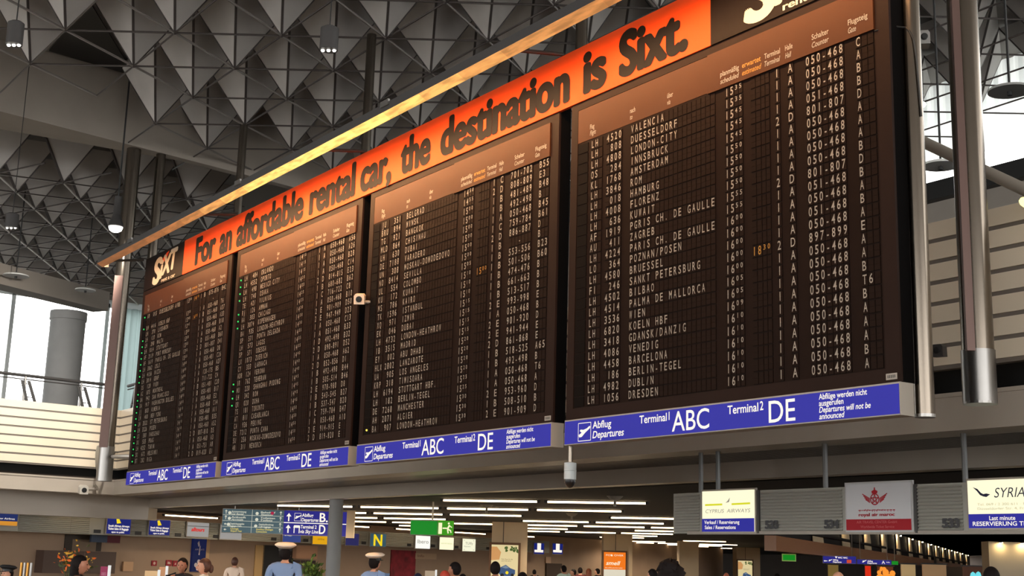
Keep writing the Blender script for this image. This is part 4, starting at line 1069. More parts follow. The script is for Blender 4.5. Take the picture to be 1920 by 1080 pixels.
rt, fp, fr = sign_box('exit_sign', 'small green exit sign hanging far back below the number 535 canopy', 'sign', GPn, (1468, 1040, 1491, 1051), glow('exit_green', (20, 140, 34), 0.85), 0.1, rim=0.05, frame_mat=mat('pale_frame', (170, 190, 120), emit=(150, 180, 90), estr=.3))
mb = MB(); P = GPn.at(1480, 1040); mb.tube((P.x, P.y, P.z), (P.x, P.y, 4.74), .02, 6); mb.build('hanger_rod', M_SIGNFRAME, rt)
# far direction sign in two halves
rt, fp, fr = sign_box('direction_sign', 'left half of a small far blue direction sign with a red square', 'sign', GPn, (1543, 1042, 1605, 1057), M_DIRB, .1, rim=.02)
letters(fp, fr, [('WC WC', .45, .68, .22, {'width': .3, 'bold': .03}), ('Abflug', .30, .36, .2, {'width': .16, 'bold': .03}), ('Departures', .30, .08, .2, {'width': .26, 'bold': .03})], M_SIGNWHITE, fn=lambda mb, f: (bar(mb, f, (.03 * f.w, .28 * f.h), (.13 * f.w, .28 * f.h), .03), poly(mb, f, [(.02 * f.w, .28 * f.h), (.06 * f.w, .40 * f.h), (.06 * f.w, .16 * f.h)]), plane_icon(mb, f, .16 * f.w, .1 * f.h, .22), poly(mb, f, [(.36 * f.w, .95 * f.h), (.40 * f.w, .66 * f.h), (.44 * f.w, .95 * f.h)])))
for x_ in (1550, 1598):
    P = GPn.at(x_, 1043) - GPn.n * .05; mb = MB(); mb.tube((P.x, P.y, P.z), (P.x, P.y, 4.74), .02, 6); mb.build('hanger_rod', M_SIGNFRAME, rt)
letters(fp, fr, [], glow('gate_red', (220, 80, 50), .8), 'red_square', fn=lambda mb, f: poly(mb, f, [(.72 * f.w, .06 * f.h), (.86 * f.w, .06 * f.h), (.86 * f.w, .52 * f.h), (.72 * f.w, .52 * f.h)]))
rt, fp, fr = sign_box('direction_sign', 'right half of a small far blue direction sign, lettered A', 'sign', GPn, (1607, 1049, 1671, 1059), M_DIRB, .1, rim=.02)
letters(fp, fr, [('Abflug', .30, .55, .3, {'width': .16, 'bold': .03}), ('Departures', .30, .12, .3, {'width': .28, 'bold': .03}), ('A', .72, .15, .7, {'width': .10}), ('Info', .86, .4, .3, {'width': .1})], M_SIGNWHITE, fn=lambda mb, f: plane_icon(mb, f, .14 * f.w, .1 * f.h, .25))
for x_ in (1613, 1664):
    P = GPn.at(x_, 1050) - GPn.n * .05; mb = MB(); mb.tube((P.x, P.y, P.z), (P.x, P.y, 4.74), .02, 6); mb.build('hanger_rod', M_SIGNFRAME, rt)
rt, fp, fr = sign_box('exit_sign', 'tiny green sign at the right end of the far direction sign', 'sign', GPn, (1672, 1052, 1684, 1059), glow('exit_green', (20, 140, 34), 0.85), .1, rim=.01)

P = GPn.at(1678, 1053) - GPn.n * .05; mb = MB(); mb.tube((P.x, P.y, P.z), (P.x, P.y, 4.74), .02, 6); mb.build('hanger_rod', M_SIGNFRAME, rt)
# --- cream pillars of the lower hall
def pillar(x0, x1, ytop, label, seam=None):
    P = atZ(x0, ytop, CE); Q = atZ(x1, ytop, CE)
    D = (P - CAM).dot(CF); Q = CAM + ray(x1, ytop) * D
    t = Vector((Q.x - P.x, Q.y - P.y, 0)); wv = t.length; t.normalize(); n = Vector((-t.y, t.x, 0))
    if n.dot(CF) < 0: n = -n
    mb = MB(); mb.prism([Vector((P.x, P.y, 0)), Vector((Q.x, Q.y, 0)), Vector((Q.x, Q.y, 0)) + n * wv, Vector((P.x, P.y, 0)) + n * wv], (0, 0, CE + .02))
    o = struct(mb, 'pillar_column', M_PILLAR); o['label'] = label
    az = math.degrees(math.atan2(t.y, t.x))
    pl = Plane((P.x, P.y, 0), az)
    if seam:
        f = pl.frame(seam - 1, ytop, seam + 1, ytop + 42); mb = MB(); mb.obox(f, 0, .03, 0, f.h, 0, .01); s = struct(mb, 'trim_pillar_seam', M_NUM)
    return pl
pl1 = pillar(923, 990, 978, 'cream square pillar with the car advert', seam=945)
pl2 = pillar(1132, 1186, 1001, 'cream square pillar with the orange advert', seam=1155)
pl3 = pillar(1274, 1310, 1014, 'plain cream pillar below the left end of the canopy')
pl4 = pillar(1381, 1425, 1026, 'farthest cream pillar with an advert', seam=1398)
# advert light boxes on the pillars
def car_ad(px, pl, label):
    rt, fp, fr = sign_box('advert_light_box', label, 'advert', pl, px, glow('ad_sky', (246, 226, 170), 0.75), .16, rim=.10, lift=.18, frame_mat=mat('ad_frame', (96, 66, 44), rough=.4, metal=.3))
    mb = MB(); rr = random.Random(4)
    for i in range(16):
        x_, y_, a_ = fr.w * (.48 + .48 * rr.random()), fr.h * (.985 - .13 * rr.random()), rr.uniform(3.6, 5.8); l_ = fr.w * .14
        p_ = Vector((math.cos(a_), math.sin(a_))) * l_; s_ = Vector((-p_.y, p_.x)) * .28
        poly(mb, fr, [(x_, min(y_, fr.h)), (x_ + p_.x * .5 + s_.x, min(y_ + p_.y * .5 + s_.y, fr.h)), (min(x_ + p_.x, fr.w), y_ + p_.y), (min(x_ + p_.x * .5 - s_.x, fr.w), min(y_ + p_.y * .5 - s_.y, fr.h))], d=.006 + .0003 * i)
    mb.build('green_leaves', glow('leaf_print', (96, 130, 60), .4), fp)
    mb = MB(); poly(mb, fr, [(0, fr.h * .62), (fr.w * .30, fr.h * .64), (fr.w * .36, fr.h * .82), (fr.w * .2, fr.h * .95), (0, fr.h * .95)], d=.005); mb.build('peach_patch', glow('ad_peach', (240, 176, 110), .65), fp)
    mb = MB(); poly(mb, fr, [(fr.w * .30, fr.h * .30), (fr.w * .36, fr.h * .46), (fr.w * .55, fr.h * .52), (fr.w * .72, fr.h * .44), (fr.w * .9, fr.h * .40), (fr.w * .9, fr.h * .30), (fr.w * .75, fr.h * .25), (fr.w * .4, fr.h * .25)], d=.006); cr = mb.build('printed_car', glow('car_print', (70, 100, 146), .6), fp)
    mb = MB(); poly(mb, fr, [(fr.w * .40, fr.h * .455), (fr.w * .55, fr.h * .50), (fr.w * .68, fr.h * .445), (fr.w * .55, fr.h * .43)], d=.008); mb.build('printed_glass', glow('car_glass', (150, 176, 200), .5), cr)
    mb = MB(); disc(mb, fr, fr.w * .42, fr.h * .265, fr.w * .07, d=.008, n=14); disc(mb, fr, fr.w * .80, fr.h * .275, fr.w * .06, d=.008, n=14); mb.build('printed_wheels', glow('car_wheel', (40, 44, 52), .5), cr)
    mb = MB(); put_text(mb, 'Mehr Raum für alle', fr, fr.w * .38, fr.h * .64, .05, width=.42 * fr.w); put_text(mb, 'jetzt Probe fahren', fr, fr.w * .38, fr.h * .60, .045, width=.36 * fr.w); mb.build('advert_lettering', mat('ad_grey', (120, 110, 90)), fp)
    mb = MB(); disc(mb, fr, fr.w * .60, fr.h * .33, .07, d=.009, n=8); mb.build('plate_mark', M_YEL, cr)
car_ad((922, 1021, 970, 1100), pl1, 'tall lit advert with leaves and a blue car on the first cream pillar')
car_ad((1383, 1051, 1410, 1096), pl4, 'lit advert on the farthest cream pillar')
rt, fp, fr = sign_box('advert_light_box', 'bright orange advert with white script lettering on the second cream pillar', 'advert', pl2, (1132, 1035, 1172, 1096), glow('ad_orange', (244, 122, 26), .9), .16, rim=.09, lift=.18, frame_mat=mat('ad_frame', (96, 66, 44), rough=.4, metal=.3))
letters(fp, fr, [('smell', .10, .60, .12, {'width': .66, 'shear': .25, 'bold': .015}), ('FOR OVER', .1, .88, .05, {'width': .8}), ('the coffee you love today', .06, .50, .03, {'width': .8})], glow('ad_white', (255, 244, 214), .95), fn=lambda mb, f: disc(mb, f, .36 * f.w, .90 * f.h, .05, n=8))
mb = MB(); mb.obox(fr, 0, fr.w, 0, fr.h * .46, 0, .006); mb.build('pale_base', glow('ad_pale', (236, 228, 206), .8), rt)

# round grey column under the gallery edge
cpos = atY(631, 940, 8.6)
mb = MB(); mb.lathe([(.215, 0), (.215, 3.5)], (cpos.x, cpos.y, 0), 28); o = struct(mb, 'column_grey', M_GREYCOL, smooth=True)
# white pillar washed by two downlights at lower right
WP = Plane(atZ(1853, 1015, CE), 52)
f = WP.frame(1853, 1015, 1990, 1082)
mb = MB(); mb.obox(f, 0, f.w, -1.7, f.h, -1.2, 0); struct(mb, 'wall_white_pier', mat('white_pier', (200, 186, 166), rough=.7))
for i, u in enumerate((.16, .46)):
    c = f.p(u * f.w, f.h - .06, .22)
    r = empty('downlight', c, 'warm downlight washing the white pier, ' + ('left of two' if i == 0 else 'right of two'), 'ceiling light')
    mb = MB(); mb.lathe([(.10, .0), (.10, .05)], c, 14); mb.build('housing', M_DGREY, r)
    mb = MB(); mb.lathe([(.085, -.006), (.085, -.001)], c, 14); mb.build('lens', glow('down_lens', (255, 224, 160), 160), r)

# bulkhead beam with lit fins behind the 534 canopy
bt = Vector((BKB.x - BKA.x, BKB.y - BKA.y, 0)).normalized(); bn = bt.cross(Vector((0, 0, 1)))
q0 = bk(31.0); q1 = bk(172)
bf = Frame(Vector((q0[0], q0[1], 0)), bt); BL = (Vector((q1[0], q1[1], 0)) - bf.o).length
mb = MB(); mb.obox(bf, 0, BL, 2.42, 3.05, -.5, 0); struct(mb, 'beam_bulkhead', mat('bulkhead_brown', (176, 124, 90), rough=.3, spec=.6))
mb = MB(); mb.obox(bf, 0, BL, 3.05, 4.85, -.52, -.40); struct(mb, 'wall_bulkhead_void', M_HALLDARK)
fins = [(1525, 20), (1580, 15), (1622, 13), (1654, 10), (1682, 8), (1705, 7), (1724, 7), (1741, 6), (1755, 6), (1768, 5), (1780, 5), (1791, 5), (1801, 4), (1812, 4)]
BPL = Plane(bf.o - bn * .3, math.degrees(math.atan2(bt.y, bt.x)))
for i, (x, wpx) in enumerate(fins):
    yb = 1012 + (x - 1500) * .155 if x < 1720 else 1046 + (x - 1720) * .15
    A_ = BPL.at(x, yb); B_ = BPL.at(x + wpx, yb)
    u0 = (A_ - bf.o).dot(bt); u1 = (B_ - bf.o).dot(bt)
    mb = MB(); sh = (u1 - u0) * .35
    mb.prism([bf.p(u0, 3.05, -.3), bf.p(u1, 3.05, -.3), bf.p(u1 - sh, 4.68, -.3), bf.p(u0 - sh * .5, 4.68, -.3)], -bn * .04)
    o = mb.build('lit_fin', M_PILLAR, loc=bf.p(u0, 3.05, -.3)); tag(o, 'cream upright fin above the brown bulkhead, lit from its top', 'fin', 'lit fins over the bulkhead')
    lamp(Vector(bf.p(u0 - .1, 4.56, -.02)), math.atan2(bt.y, bt.x), 'small glowing tube added to light a cream fin', 'tubes added to light the fins', .28, fin_mesh)  # tube added to light the fin, no such lamp known here
# shop fronts beyond
SPl = Plane(atD(1640, 1070, 95), 50)
def shop(px, m_, label, cat='shop front', name='shop_front'):
    f = SPl.frame(*px); r = empty(name, f.p(f.w / 2, 0, 0), label, cat)
    mb = MB(); mb.obox(f, 0, f.w, 0, f.h, -.3, 0); mb.build('panel', m_, r)
    mb = MB(); mb.obox(f, -.1, f.w + .1, f.h, f.h + .1, -.2, .05); mb.build('lintel_strip', M_DGREY, r)
    return f, r
shop((1623, 1061, 1634, 1110), glow('shop_red', (220, 44, 16), .9), 'glowing red orange pillar of a shop far back')
f, r = shop((1646, 1062, 1676, 1110), mat('shop_dark', (90, 44, 24), emit=(110, 50, 20), estr=.5), 'orange lit shop window far back right of the red pillar')
mb = MB(); rr = random.Random(8)
for i in range(14): disc(mb, f, f.w * rr.random(), f.h * (.45 + .5 * rr.random()), .10 + .16 * rr.random(), d=.02, n=7)
mb.build('lit_goods', glow('goods_orange', (250, 150, 50), 1.0), r)
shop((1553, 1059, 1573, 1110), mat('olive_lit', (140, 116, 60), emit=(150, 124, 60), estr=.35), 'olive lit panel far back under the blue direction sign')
f, r = shop((1806, 1062, 1850, 1110), mat('shop_dark2', (60, 36, 28), emit=(80, 44, 24), estr=.4), 'dim shop window with blue glints left of the white pier')
mb = MB()
for a, b in ((.42, .6), (.66, .62), (.68, .5)): disc(mb, f, f.w * a, f.h * b, .22, d=.02, n=8, ry=.35)
mb.build('blue_glints', glow('goods_blue', (110, 220, 230), 1.0), r)
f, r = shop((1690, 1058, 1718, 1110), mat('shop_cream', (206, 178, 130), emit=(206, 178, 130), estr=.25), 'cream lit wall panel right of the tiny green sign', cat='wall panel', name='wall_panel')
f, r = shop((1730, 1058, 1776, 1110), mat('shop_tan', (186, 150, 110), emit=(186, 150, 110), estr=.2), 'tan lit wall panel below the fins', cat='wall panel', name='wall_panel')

# ================================================================== CAMERAS, LAMPS, SMALL FITTINGS
# dome camera below the gap between the two nearest boards
c = atY(1069, 890, 0.08)
r = empty('dome_camera', (c.x, .08, 2.3), 'grey dome camera hanging on a short pole below the nearest two boards', 'security camera')
zt = atY(1069, 868, .08).z; zb = atY(1069, 899, .08).z; ze = atY(1069, 915, .08).z
mb = MB(); mb.tube((c.x, .08, zt), (c.x, .08, 3.12), .028, 12); mb.build('pole', M_CHROME, r, smooth=True)
mb = MB(); mb.lathe([(.03, zt + .01), (.078, zt), (.078, zt - .09), (.082, zt - .092), (.082, zt - .10), (.078, zt - .102), (.078, zb)], (c.x, .08, 0), 24); mb.build('housing', mat('camera_grey', (172, 178, 180), rough=.45), r, smooth=True)
mb = MB(); rr_ = .074; mb.lathe([(rr_, zb)] + [(rr_ * math.cos(R(a)), zb - (zb - ze) * math.sin(R(a))) for a in (15, 30, 45, 60, 75, 88)], (c.x, .08, 0), 24); mb.build('dome', mat('dome_black', (12, 10, 16), rough=.08, coat=1), r, smooth=True)
# white camera in front of the second gap
c = atY(673, 561, -.16)
r = empty('security_camera', c, 'small white camera fixed over the gap beside the Belgrad board', 'security camera')
def boxcam(c, L, wd, h, dirv, r, m_):
    t = Vector(dirv).normalized(); s = t.cross(Vector((0, 0, 1))).normalized(); up = s.cross(t)
    def q(a, b, d): return Vector(c) + t * a + s * b + up * d
    mb = MB(); prof = [(-.5, -.5), (.5, -.5), (.5, .3), (.35, .5), (-.35, .5), (-.5, .3)]
    mb.prism([q(0, a * wd, b * h) for a, b in prof], t * -L); mb.build('housing', m_, r)
    mb = MB(); mb.lathe([(wd * .30, 0.0), (wd * .30, .02), (wd * .22, .025)], c, 14, axis=t); mb.build('lens', M_BLACK, r)
    return q
vd = (CAM - c).normalized()
q = boxcam(c, .20, .17, .17, (vd.x - .25, vd.y, -.2), r, mat('camera_white', (232, 206, 182), rough=.5))
mb = MB(); mb.tube(q(-.12, 0, -.05), (c.x + .12, .02, c.z - .04), .025, 8); mb.build('bracket', M_SIGNFRAME, r)
# white camera on the left gallery fascia
c = atD(158, 919, 47); c2 = atD(150, 918, 46)
r = empty('security_camera', c, 'pale camera on the gallery fascia below the thick left pole', 'security camera')
q = boxcam(c, .5, .30, .30, ((CAM - c).normalized() + CR * .15 - CU * .1), r, mat('camera_pale', (196, 190, 180), rough=.5))
mb = MB(); mb.tube(q(-.2, 0, 0), q(-.2, -.5, .05), .05, 8); mb.tube(q(-.2, -.5, .05), q(-.9, -.5, .1), .05, 8); mb.build('bracket', M_SIGNFRAME, r)
c = atD(185, 862, 47)
r = empty('round_mirror', c, 'round grey disc mirror half hidden behind the foot of the thick left pole', 'mirror')
mb = MB(); mb.lathe([(.52, 0), (.50, .05), (.3, .10), (.05, .12)], c, 28, axis=(CR * -.93 - CF * .37)); mb.build('disc', mat('mirror_grey', (150, 146, 138), rough=.4, metal=.3), r, smooth=True)
mb = MB(); mb.tube(c, c + CF * 2.0, .04, 6); mb.build('bracket', M_DGREY, r)
# dark box camera behind the right poles
c = atY(1757, 657, 5.6)
r = empty('box_fitting', c, 'small dark box camera on the gallery parapet between the two right poles', 'spotlight')
boxcam(c, .18, .16, .18, (.3, -1, -.1), r, M_DGREY)
c = atY(1733, 69, .8)
r = empty('box_fitting', c, 'small bracket box with a pale edge by the top of the right slim pole', 'spotlight')  # pale bracket box, gives no light
boxcam(c, .16, .12, .15, (.6, -.6, 0), r, M_STEEL)
# thin cable looped from the board to the right slim pole
mb = MB()
pts = [Vector(p) for p in ((21.62, -.02, 7.03), (21.70, -.03, 7.05), (21.86, .18, 7.06), (21.90, .18, 6.95), (21.92, .2, 6.75), (21.93, .2, 6.2))]
pts = [Vector((21.55, -.03, 7.02)), Vector((21.70, .08, 7.05)), Vector((21.76, .20, 7.05)), Vector((21.80, .20, 7.0)), Vector((21.83, .22, 6.9)), Vector((21.84, .24, 6.7)), Vector((21.845, .28, 6.1))]
for a, b in zip(pts, pts[1:]): mb.tube(a, b, .009, 6)
tag(mb.build('cable', M_BLACK, loc=pts[0]), 'thin black cable looping from the board edge over the right slim pole', 'cable')
# steel brace pipe passing behind the right poles
a = atY(1722, 262, 5.2); b = atY(1960, 374, 5.2)
mb = MB(); mb.tube(a, b, .085, 14)
tag(mb.build('brace_pipe', M_SIGNFRAME, smooth=True, loc=a), 'slanting steel pipe crossing behind the two right poles', 'pipe')

def can_spot(x, y, D, label, r_=.17, lit=True):
    c = atD(x, y, D); r = empty('ceiling_spotlight', c, label, 'spotlight')
    mb = MB(); mb.lathe([(r_, 0), (r_, .42), (r_ * .6, .46)], c, 18); mb.build('housing', M_DGREY, r, smooth=True)
    for k in range(3):
        q = c + CR * ((k - 1) * r_ * .62); mb = MB(); mb.lathe([(.02, -.03), (.035, -.01), (.035, .0)], q, 8); mb.build('bulb', M_BULB, r)
    mb = MB(); mb.tube(c + Vector((0, 0, .45)), Vector((c.x, c.y, deckz(c.x, c.y) - .01)), .012, 6); mb.build('cable', M_BLACK, r)
can_spot(616, 94, 24, 'dark can spotlight with three bright bulbs among the ceiling pyramids')
can_spot(26, 84, 24, 'dark can spotlight with three bulbs near the upper left corner', .15)
can_spot(21, 427, 40, 'small can spotlight at the left edge among the distant pyramids', .2)
def bell(x, y, D, label, r_):
    c = atD(x, y, D); r = empty('pendant_lamp', c, label, 'pendant lamp')
    mb = MB(); mb.lathe([(r_, 0), (r_ * .95, .1), (r_ * .6, .34), (r_ * .5, .4), (r_ * .5, 1.0)], c, 20); mb.build('shade', M_DGREY, r, smooth=True)
    mb = MB(); mb.lathe([(r_ * .93, -.02), (r_ * .8, -.12), (r_ * .4, -.18)], c, 20); mb.build('bulb', M_BULB, r, smooth=True)
    mb = MB(); mb.tube(c + Vector((0, 0, 1)), Vector((c.x, c.y, deckz(c.x, c.y) - .01)), .03, 6); mb.build('stem', M_BLACK, r)
bell(217, 425, 42, 'lit bell lamp hanging beside the thick left pole', .24)
sl = bpy.data.lights.new('bell_lamp_fill', 'SPOT'); sl.energy = 6500; sl.color = (1, .93, .82); sl.spot_size = R(95); sl.spot_blend = .6; sl.shadow_soft_size = .22  # spot added at the bell lamp to brighten the left parapet
so = bpy.data.objects.new('bell_lamp_fill', sl); COL.objects.link(so); so.location = atD(217, 425, 42) - Vector((0, 0, .25))
so.rotation_euler = (Vector((-22.0, -1.5, 5.6)) - so.location).to_track_quat('-Z', 'Y').to_euler()
def disc_lamp(x, y, D, r_, label, m_=None, stem=1.2):
    c = atD(x, y, D); r = empty('disc_reflector', c, label, 'ceiling reflector')
    mb = MB(); mb.lathe([(r_, 0), (r_ * .98, .05), (r_ * .3, .14)], c, 28); mb.build('disc', m_ or mat('disc_white', (206, 206, 204), rough=.6), r, smooth=True)
    mb = MB(); mb.tube(c + Vector((0, 0, .1)), Vector((c.x, c.y, deckz(c.x, c.y) - .01)), .025, 6); mb.build('stem', M_BLACK, r)
    mb = MB(); mb.lathe([(.05, -.08), (.05, 0)], c, 8); mb.build('hub', M_BLACK, r)
disc_lamp(30, 518, 52, .50, 'white disc reflector under the far concrete beam at left')
disc_lamp(160, 545, 54, .42, 'smaller disc reflector between the round column and the thick pole')
disc_lamp(1893, 172, 26, .42, 'grey disc reflector hanging at the upper right', mat('disc_grey', (140, 140, 138), rough=.6))
disc_lamp(1764, 312, 28, .40, 'pale disc reflector against the bright high window')
c = atY(1921, 379, 5.6); r = empty('wall_lamp', c, 'warm glowing lamp at the right edge above the gallery parapet', 'lamp')
mb = MB(); mb.lathe([(.02, -.07), (.06, -.03), (.075, .02), (.05, .06)], c, 16); mb.build('globe', glow('warm_globe', (255, 240, 150), 2.2), r, smooth=True)
mb = MB(); mb.tube(c, c + Vector((.2, .3, .1)), .02, 6); mb.build('arm', M_DGREY, r)
c = atD(1731, 196, 30); r = empty('ceiling_spotlight', c, 'tiny bright bulb glimpsed between the two right poles', 'spotlight')
mb = MB(); mb.lathe([(.03, -.06), (.07, 0), (.03, .06)], c, 10); mb.build('bulb', M_BULB, r)
mb = MB(); mb.tube(c, c + Vector((0, 0, .8)), .02, 6); mb.build('stem', M_BLACK, r)
for i, (x, y, D) in enumerate(((1153, 935, 33), (912, 966, 40), (1072, 972, 45))):
    c = atD(x, y, D); r = empty('sprinkler', Vector((c.x, c.y, 3.34)), ['pale ceiling sprinkler disc below the dome camera row', 'small ceiling sprinkler disc above the first cream pillar', 'ceiling sprinkler disc beyond the dome camera'][i], 'sprinkler')
    mb = MB(); mb.lathe([(.22, 3.365), (.12, 3.27), (.03, 3.25)], (c.x, c.y, 0), 14); mb.build('plate', M_SIGNFRAME, r)
    mb = MB(); mb.tube((c.x, c.y, 3.10), (c.x, c.y, 3.27), .035, 8); mb.build('head', M_SIGNFRAME, r)
# bulkhead over the left counters
# (sits under the left gallery run)
# ================================================================== PEOPLE
SKIN1 = mat('skin_light', (206, 150, 122), rough=.55); SKIN2 = mat('skin_tan', (176, 118, 92), rough=.55)
HAIRD = mat('hair_dark', (22, 15, 14), rough=.7, spec=.15, noise=.2, nscale=30); HAIRB = mat('hair_brown', (78, 44, 30), rough=.55, noise=.3, nscale=30); HAIRO = mat('hair_auburn', (150, 74, 36), rough=.55, noise=.3, nscale=30)
TROU = mat('trousers_dark', (34, 34, 42), rough=.8); SHOE = mat('shoes_black', (16, 15, 15), rough=.4)
def skin_mesh(nodes, edges, levels=1):
    me = bpy.data.meshes.new('sk'); me.from_pydata([n[0] for n in nodes], edges, [])
    o = bpy.data.objects.new('sk', me); COL.objects.link(o)
    md = o.modifiers.new('s', 'SKIN'); md.use_smooth_shade = True
    sv = me.skin_vertices[0].data
    for i, n in enumerate(nodes):
        rx = n[1] if isinstance(n[1], tuple) else (n[1], n[1]); sv[i].radius = rx
    sv[0].use_root = True
    sd = o.modifiers.new('d', 'SUBSURF'); sd.levels = levels; sd.render_levels = levels
    dg = bpy.context.evaluated_depsgraph_get(); ev = o.evaluated_get(dg); m2 = ev.to_mesh()
    vs = [v.co.copy() for v in m2.vertices]; fs = [tuple(p.vertices) for p in m2.polygons]
    ev.to_mesh_clear(); bpy.data.objects.remove(o); bpy.data.meshes.remove(me)
    return vs, fs
def ellipsoid(c, r, nu=16, nv=10, fn=None):
    vs, fs = [], []
    for j in range(nv + 1):
        ph = -math.pi / 2 + math.pi * j / nv
        for i in range(nu):
            th = 2 * math.pi * i / nu
            p = Vector((math.cos(ph) * math.cos(th), math.cos(ph) * math.sin(th), math.sin(ph)))
            if fn: p = fn(p)
            vs.append(Vector((c[0] + p.x * r[0], c[1] + p.y * r[1], c[2] + p.z * r[2])))
    for j in range(nv):
        for i in range(nu): fs.append((j * nu + i, j * nu + (i + 1) % nu, (j + 1) * nu + (i + 1) % nu, (j + 1) * nu + i))
    return vs, fs
_body = {}
def body_parts(arm):
    """figure 1.75 m tall facing +x"""
    if arm in _body: return _body[arm]
    ax = {'down': [(0.0, .20, 1.42), (.0, .24, 1.14), (.06, .25, .90), (.08, .25, .80)], 'bent': [(0, .20, 1.42), (.0, .25, 1.15), (.20, .20, 1.06), (.30, .15, 1.05)]}[arm]
    nodes = [((0, 0, .96), (.13, .16)), ((0, 0, 1.12), (.11, .145)), ((0, 0, 1.30), (.12, .165)), ((-.01, 0, 1.42), (.09, .13)), ((-.01, 0, 1.49), (.058, .058)), ((.0, 0, 1.56), (.056, .056))]
    edges = [(0, 1), (1, 2), (2, 3), (3, 4), (4, 5)]
    for s in (1, -1):
        b = len(nodes)
        for (p, r_) in zip(ax, ((.062), (.045), (.034), (.032))): nodes.append(((p[0], p[1] * s, p[2]), r_))
        edges += [(3, b), (b, b + 1), (b + 1, b + 2), (b + 2, b + 3)]
        # fingers and thumb
        hp = Vector((ax[3][0], ax[3][1] * s, ax[3][2])); hd = (Vector(ax[3]) - Vector(ax[2])).normalized(); hd = Vector((hd.x, hd.y * s, hd.z))
        sd = hd.cross(Vector((0, 1, 0))).normalized()
        for k, (o_, l_) in enumerate(((-.028, .075), (-.010, .09), (.010, .085), (.027, .065))):
            f0 = len(nodes); nodes.append((tuple(hp + hd * .03 + sd * o_), .010)); nodes.append((tuple(hp + hd * (.03 + l_) + sd * o_ * 1.2 + Vector((0, -s * .02, 0))), .007))
            edges += [(b + 3, f0), (f0, f0 + 1)]
        f0 = len(nodes); nodes.append((tuple(hp + sd * .045 - hd * .01), .011)); nodes.append((tuple(hp + sd * .06 + hd * .04), .008)); edges += [(b + 3, f0), (f0, f0 + 1)]
        b = len(nodes)
        for p, r_ in (((0, .095, .90), .095), ((.02, .10, .50), .060), ((-.01, .10, .09), .040), ((.13, .11, .035), .035)): nodes.append(((p[0], p[1] * s, p[2]), r_))
        edges += [(0, b), (b, b + 1), (b + 1, b + 2), (b + 2, b + 3)]
    vs, fs = skin_mesh(nodes, edges)
    # head: skull with jaw, nose, ears, eye sockets, lips
    def shp(p):
        q = p.copy()
        if q.z < 0: q.y *= 1 - .30 * (-q.z) ** 1.2; q.x *= 1 - .10 * (-q.z)
        if q.x > .6 and abs(q.z + .05) < .25 and .18 < abs(q.y) < .5: q.x -= .07
        return q
    hv, hf = ellipsoid((.015, 0, 1.635), (.098, .077, .118), 24, 18, shp)
    parts = [(hv, hf), ellipsoid((.115, 0, 1.615), (.020, .013, .026), 8, 6), ellipsoid((.103, 0, 1.573), (.012, .024, .009), 8, 6)]
    for s in (1, -1): parts.append(ellipsoid((.01, .078 * s, 1.625), (.022, .010, .034), 8, 6))
    for a, b in parts:
        o_ = len(vs); vs = vs + a; fs = fs + [tuple(o_ + i for i in f) for f in b]
    # clothing: slightly larger skins, cut at cuffs and hem
    n2 = [((0, 0, .93), (.150, .178)), ((0, 0, 1.12), (.128, .163)), ((0, 0, 1.30), (.137, .183)), ((-.01, 0, 1.43), (.098, .145)), ((-.01, 0, 1.475), (.066, .066))]; e2_ = [(0, 1), (1, 2), (2, 3), (3, 4)]
    for s in (1, -1):
        b = len(n2)
        for p, r_ in zip(ax[:3], (.078, .062, .050)): n2.append(((p[0], p[1] * s, p[2]), r_))
        e2_ += [(3, b), (b, b + 1), (b + 1, b + 2)]
    shirt = skin_mesh(n2, e2_)
    n3 = [((0, 0, .96), (.145, .17))]; e3 = []
    for s in (1, -1):
        b = len(n3)
        for p, r_ in (((0, .095, .88), .112), ((.02, .10, .50), .080), ((-.01, .10, .06), .066)): n3.append(((p[0], p[1] * s, p[2]), r_))
        e3 += [(0, b), (b, b + 1), (b + 1, b + 2)]
    trous = skin_mesh(n3, e3)
    _body[arm] = (vs, fs, shirt, trous)
    return _body[arm]
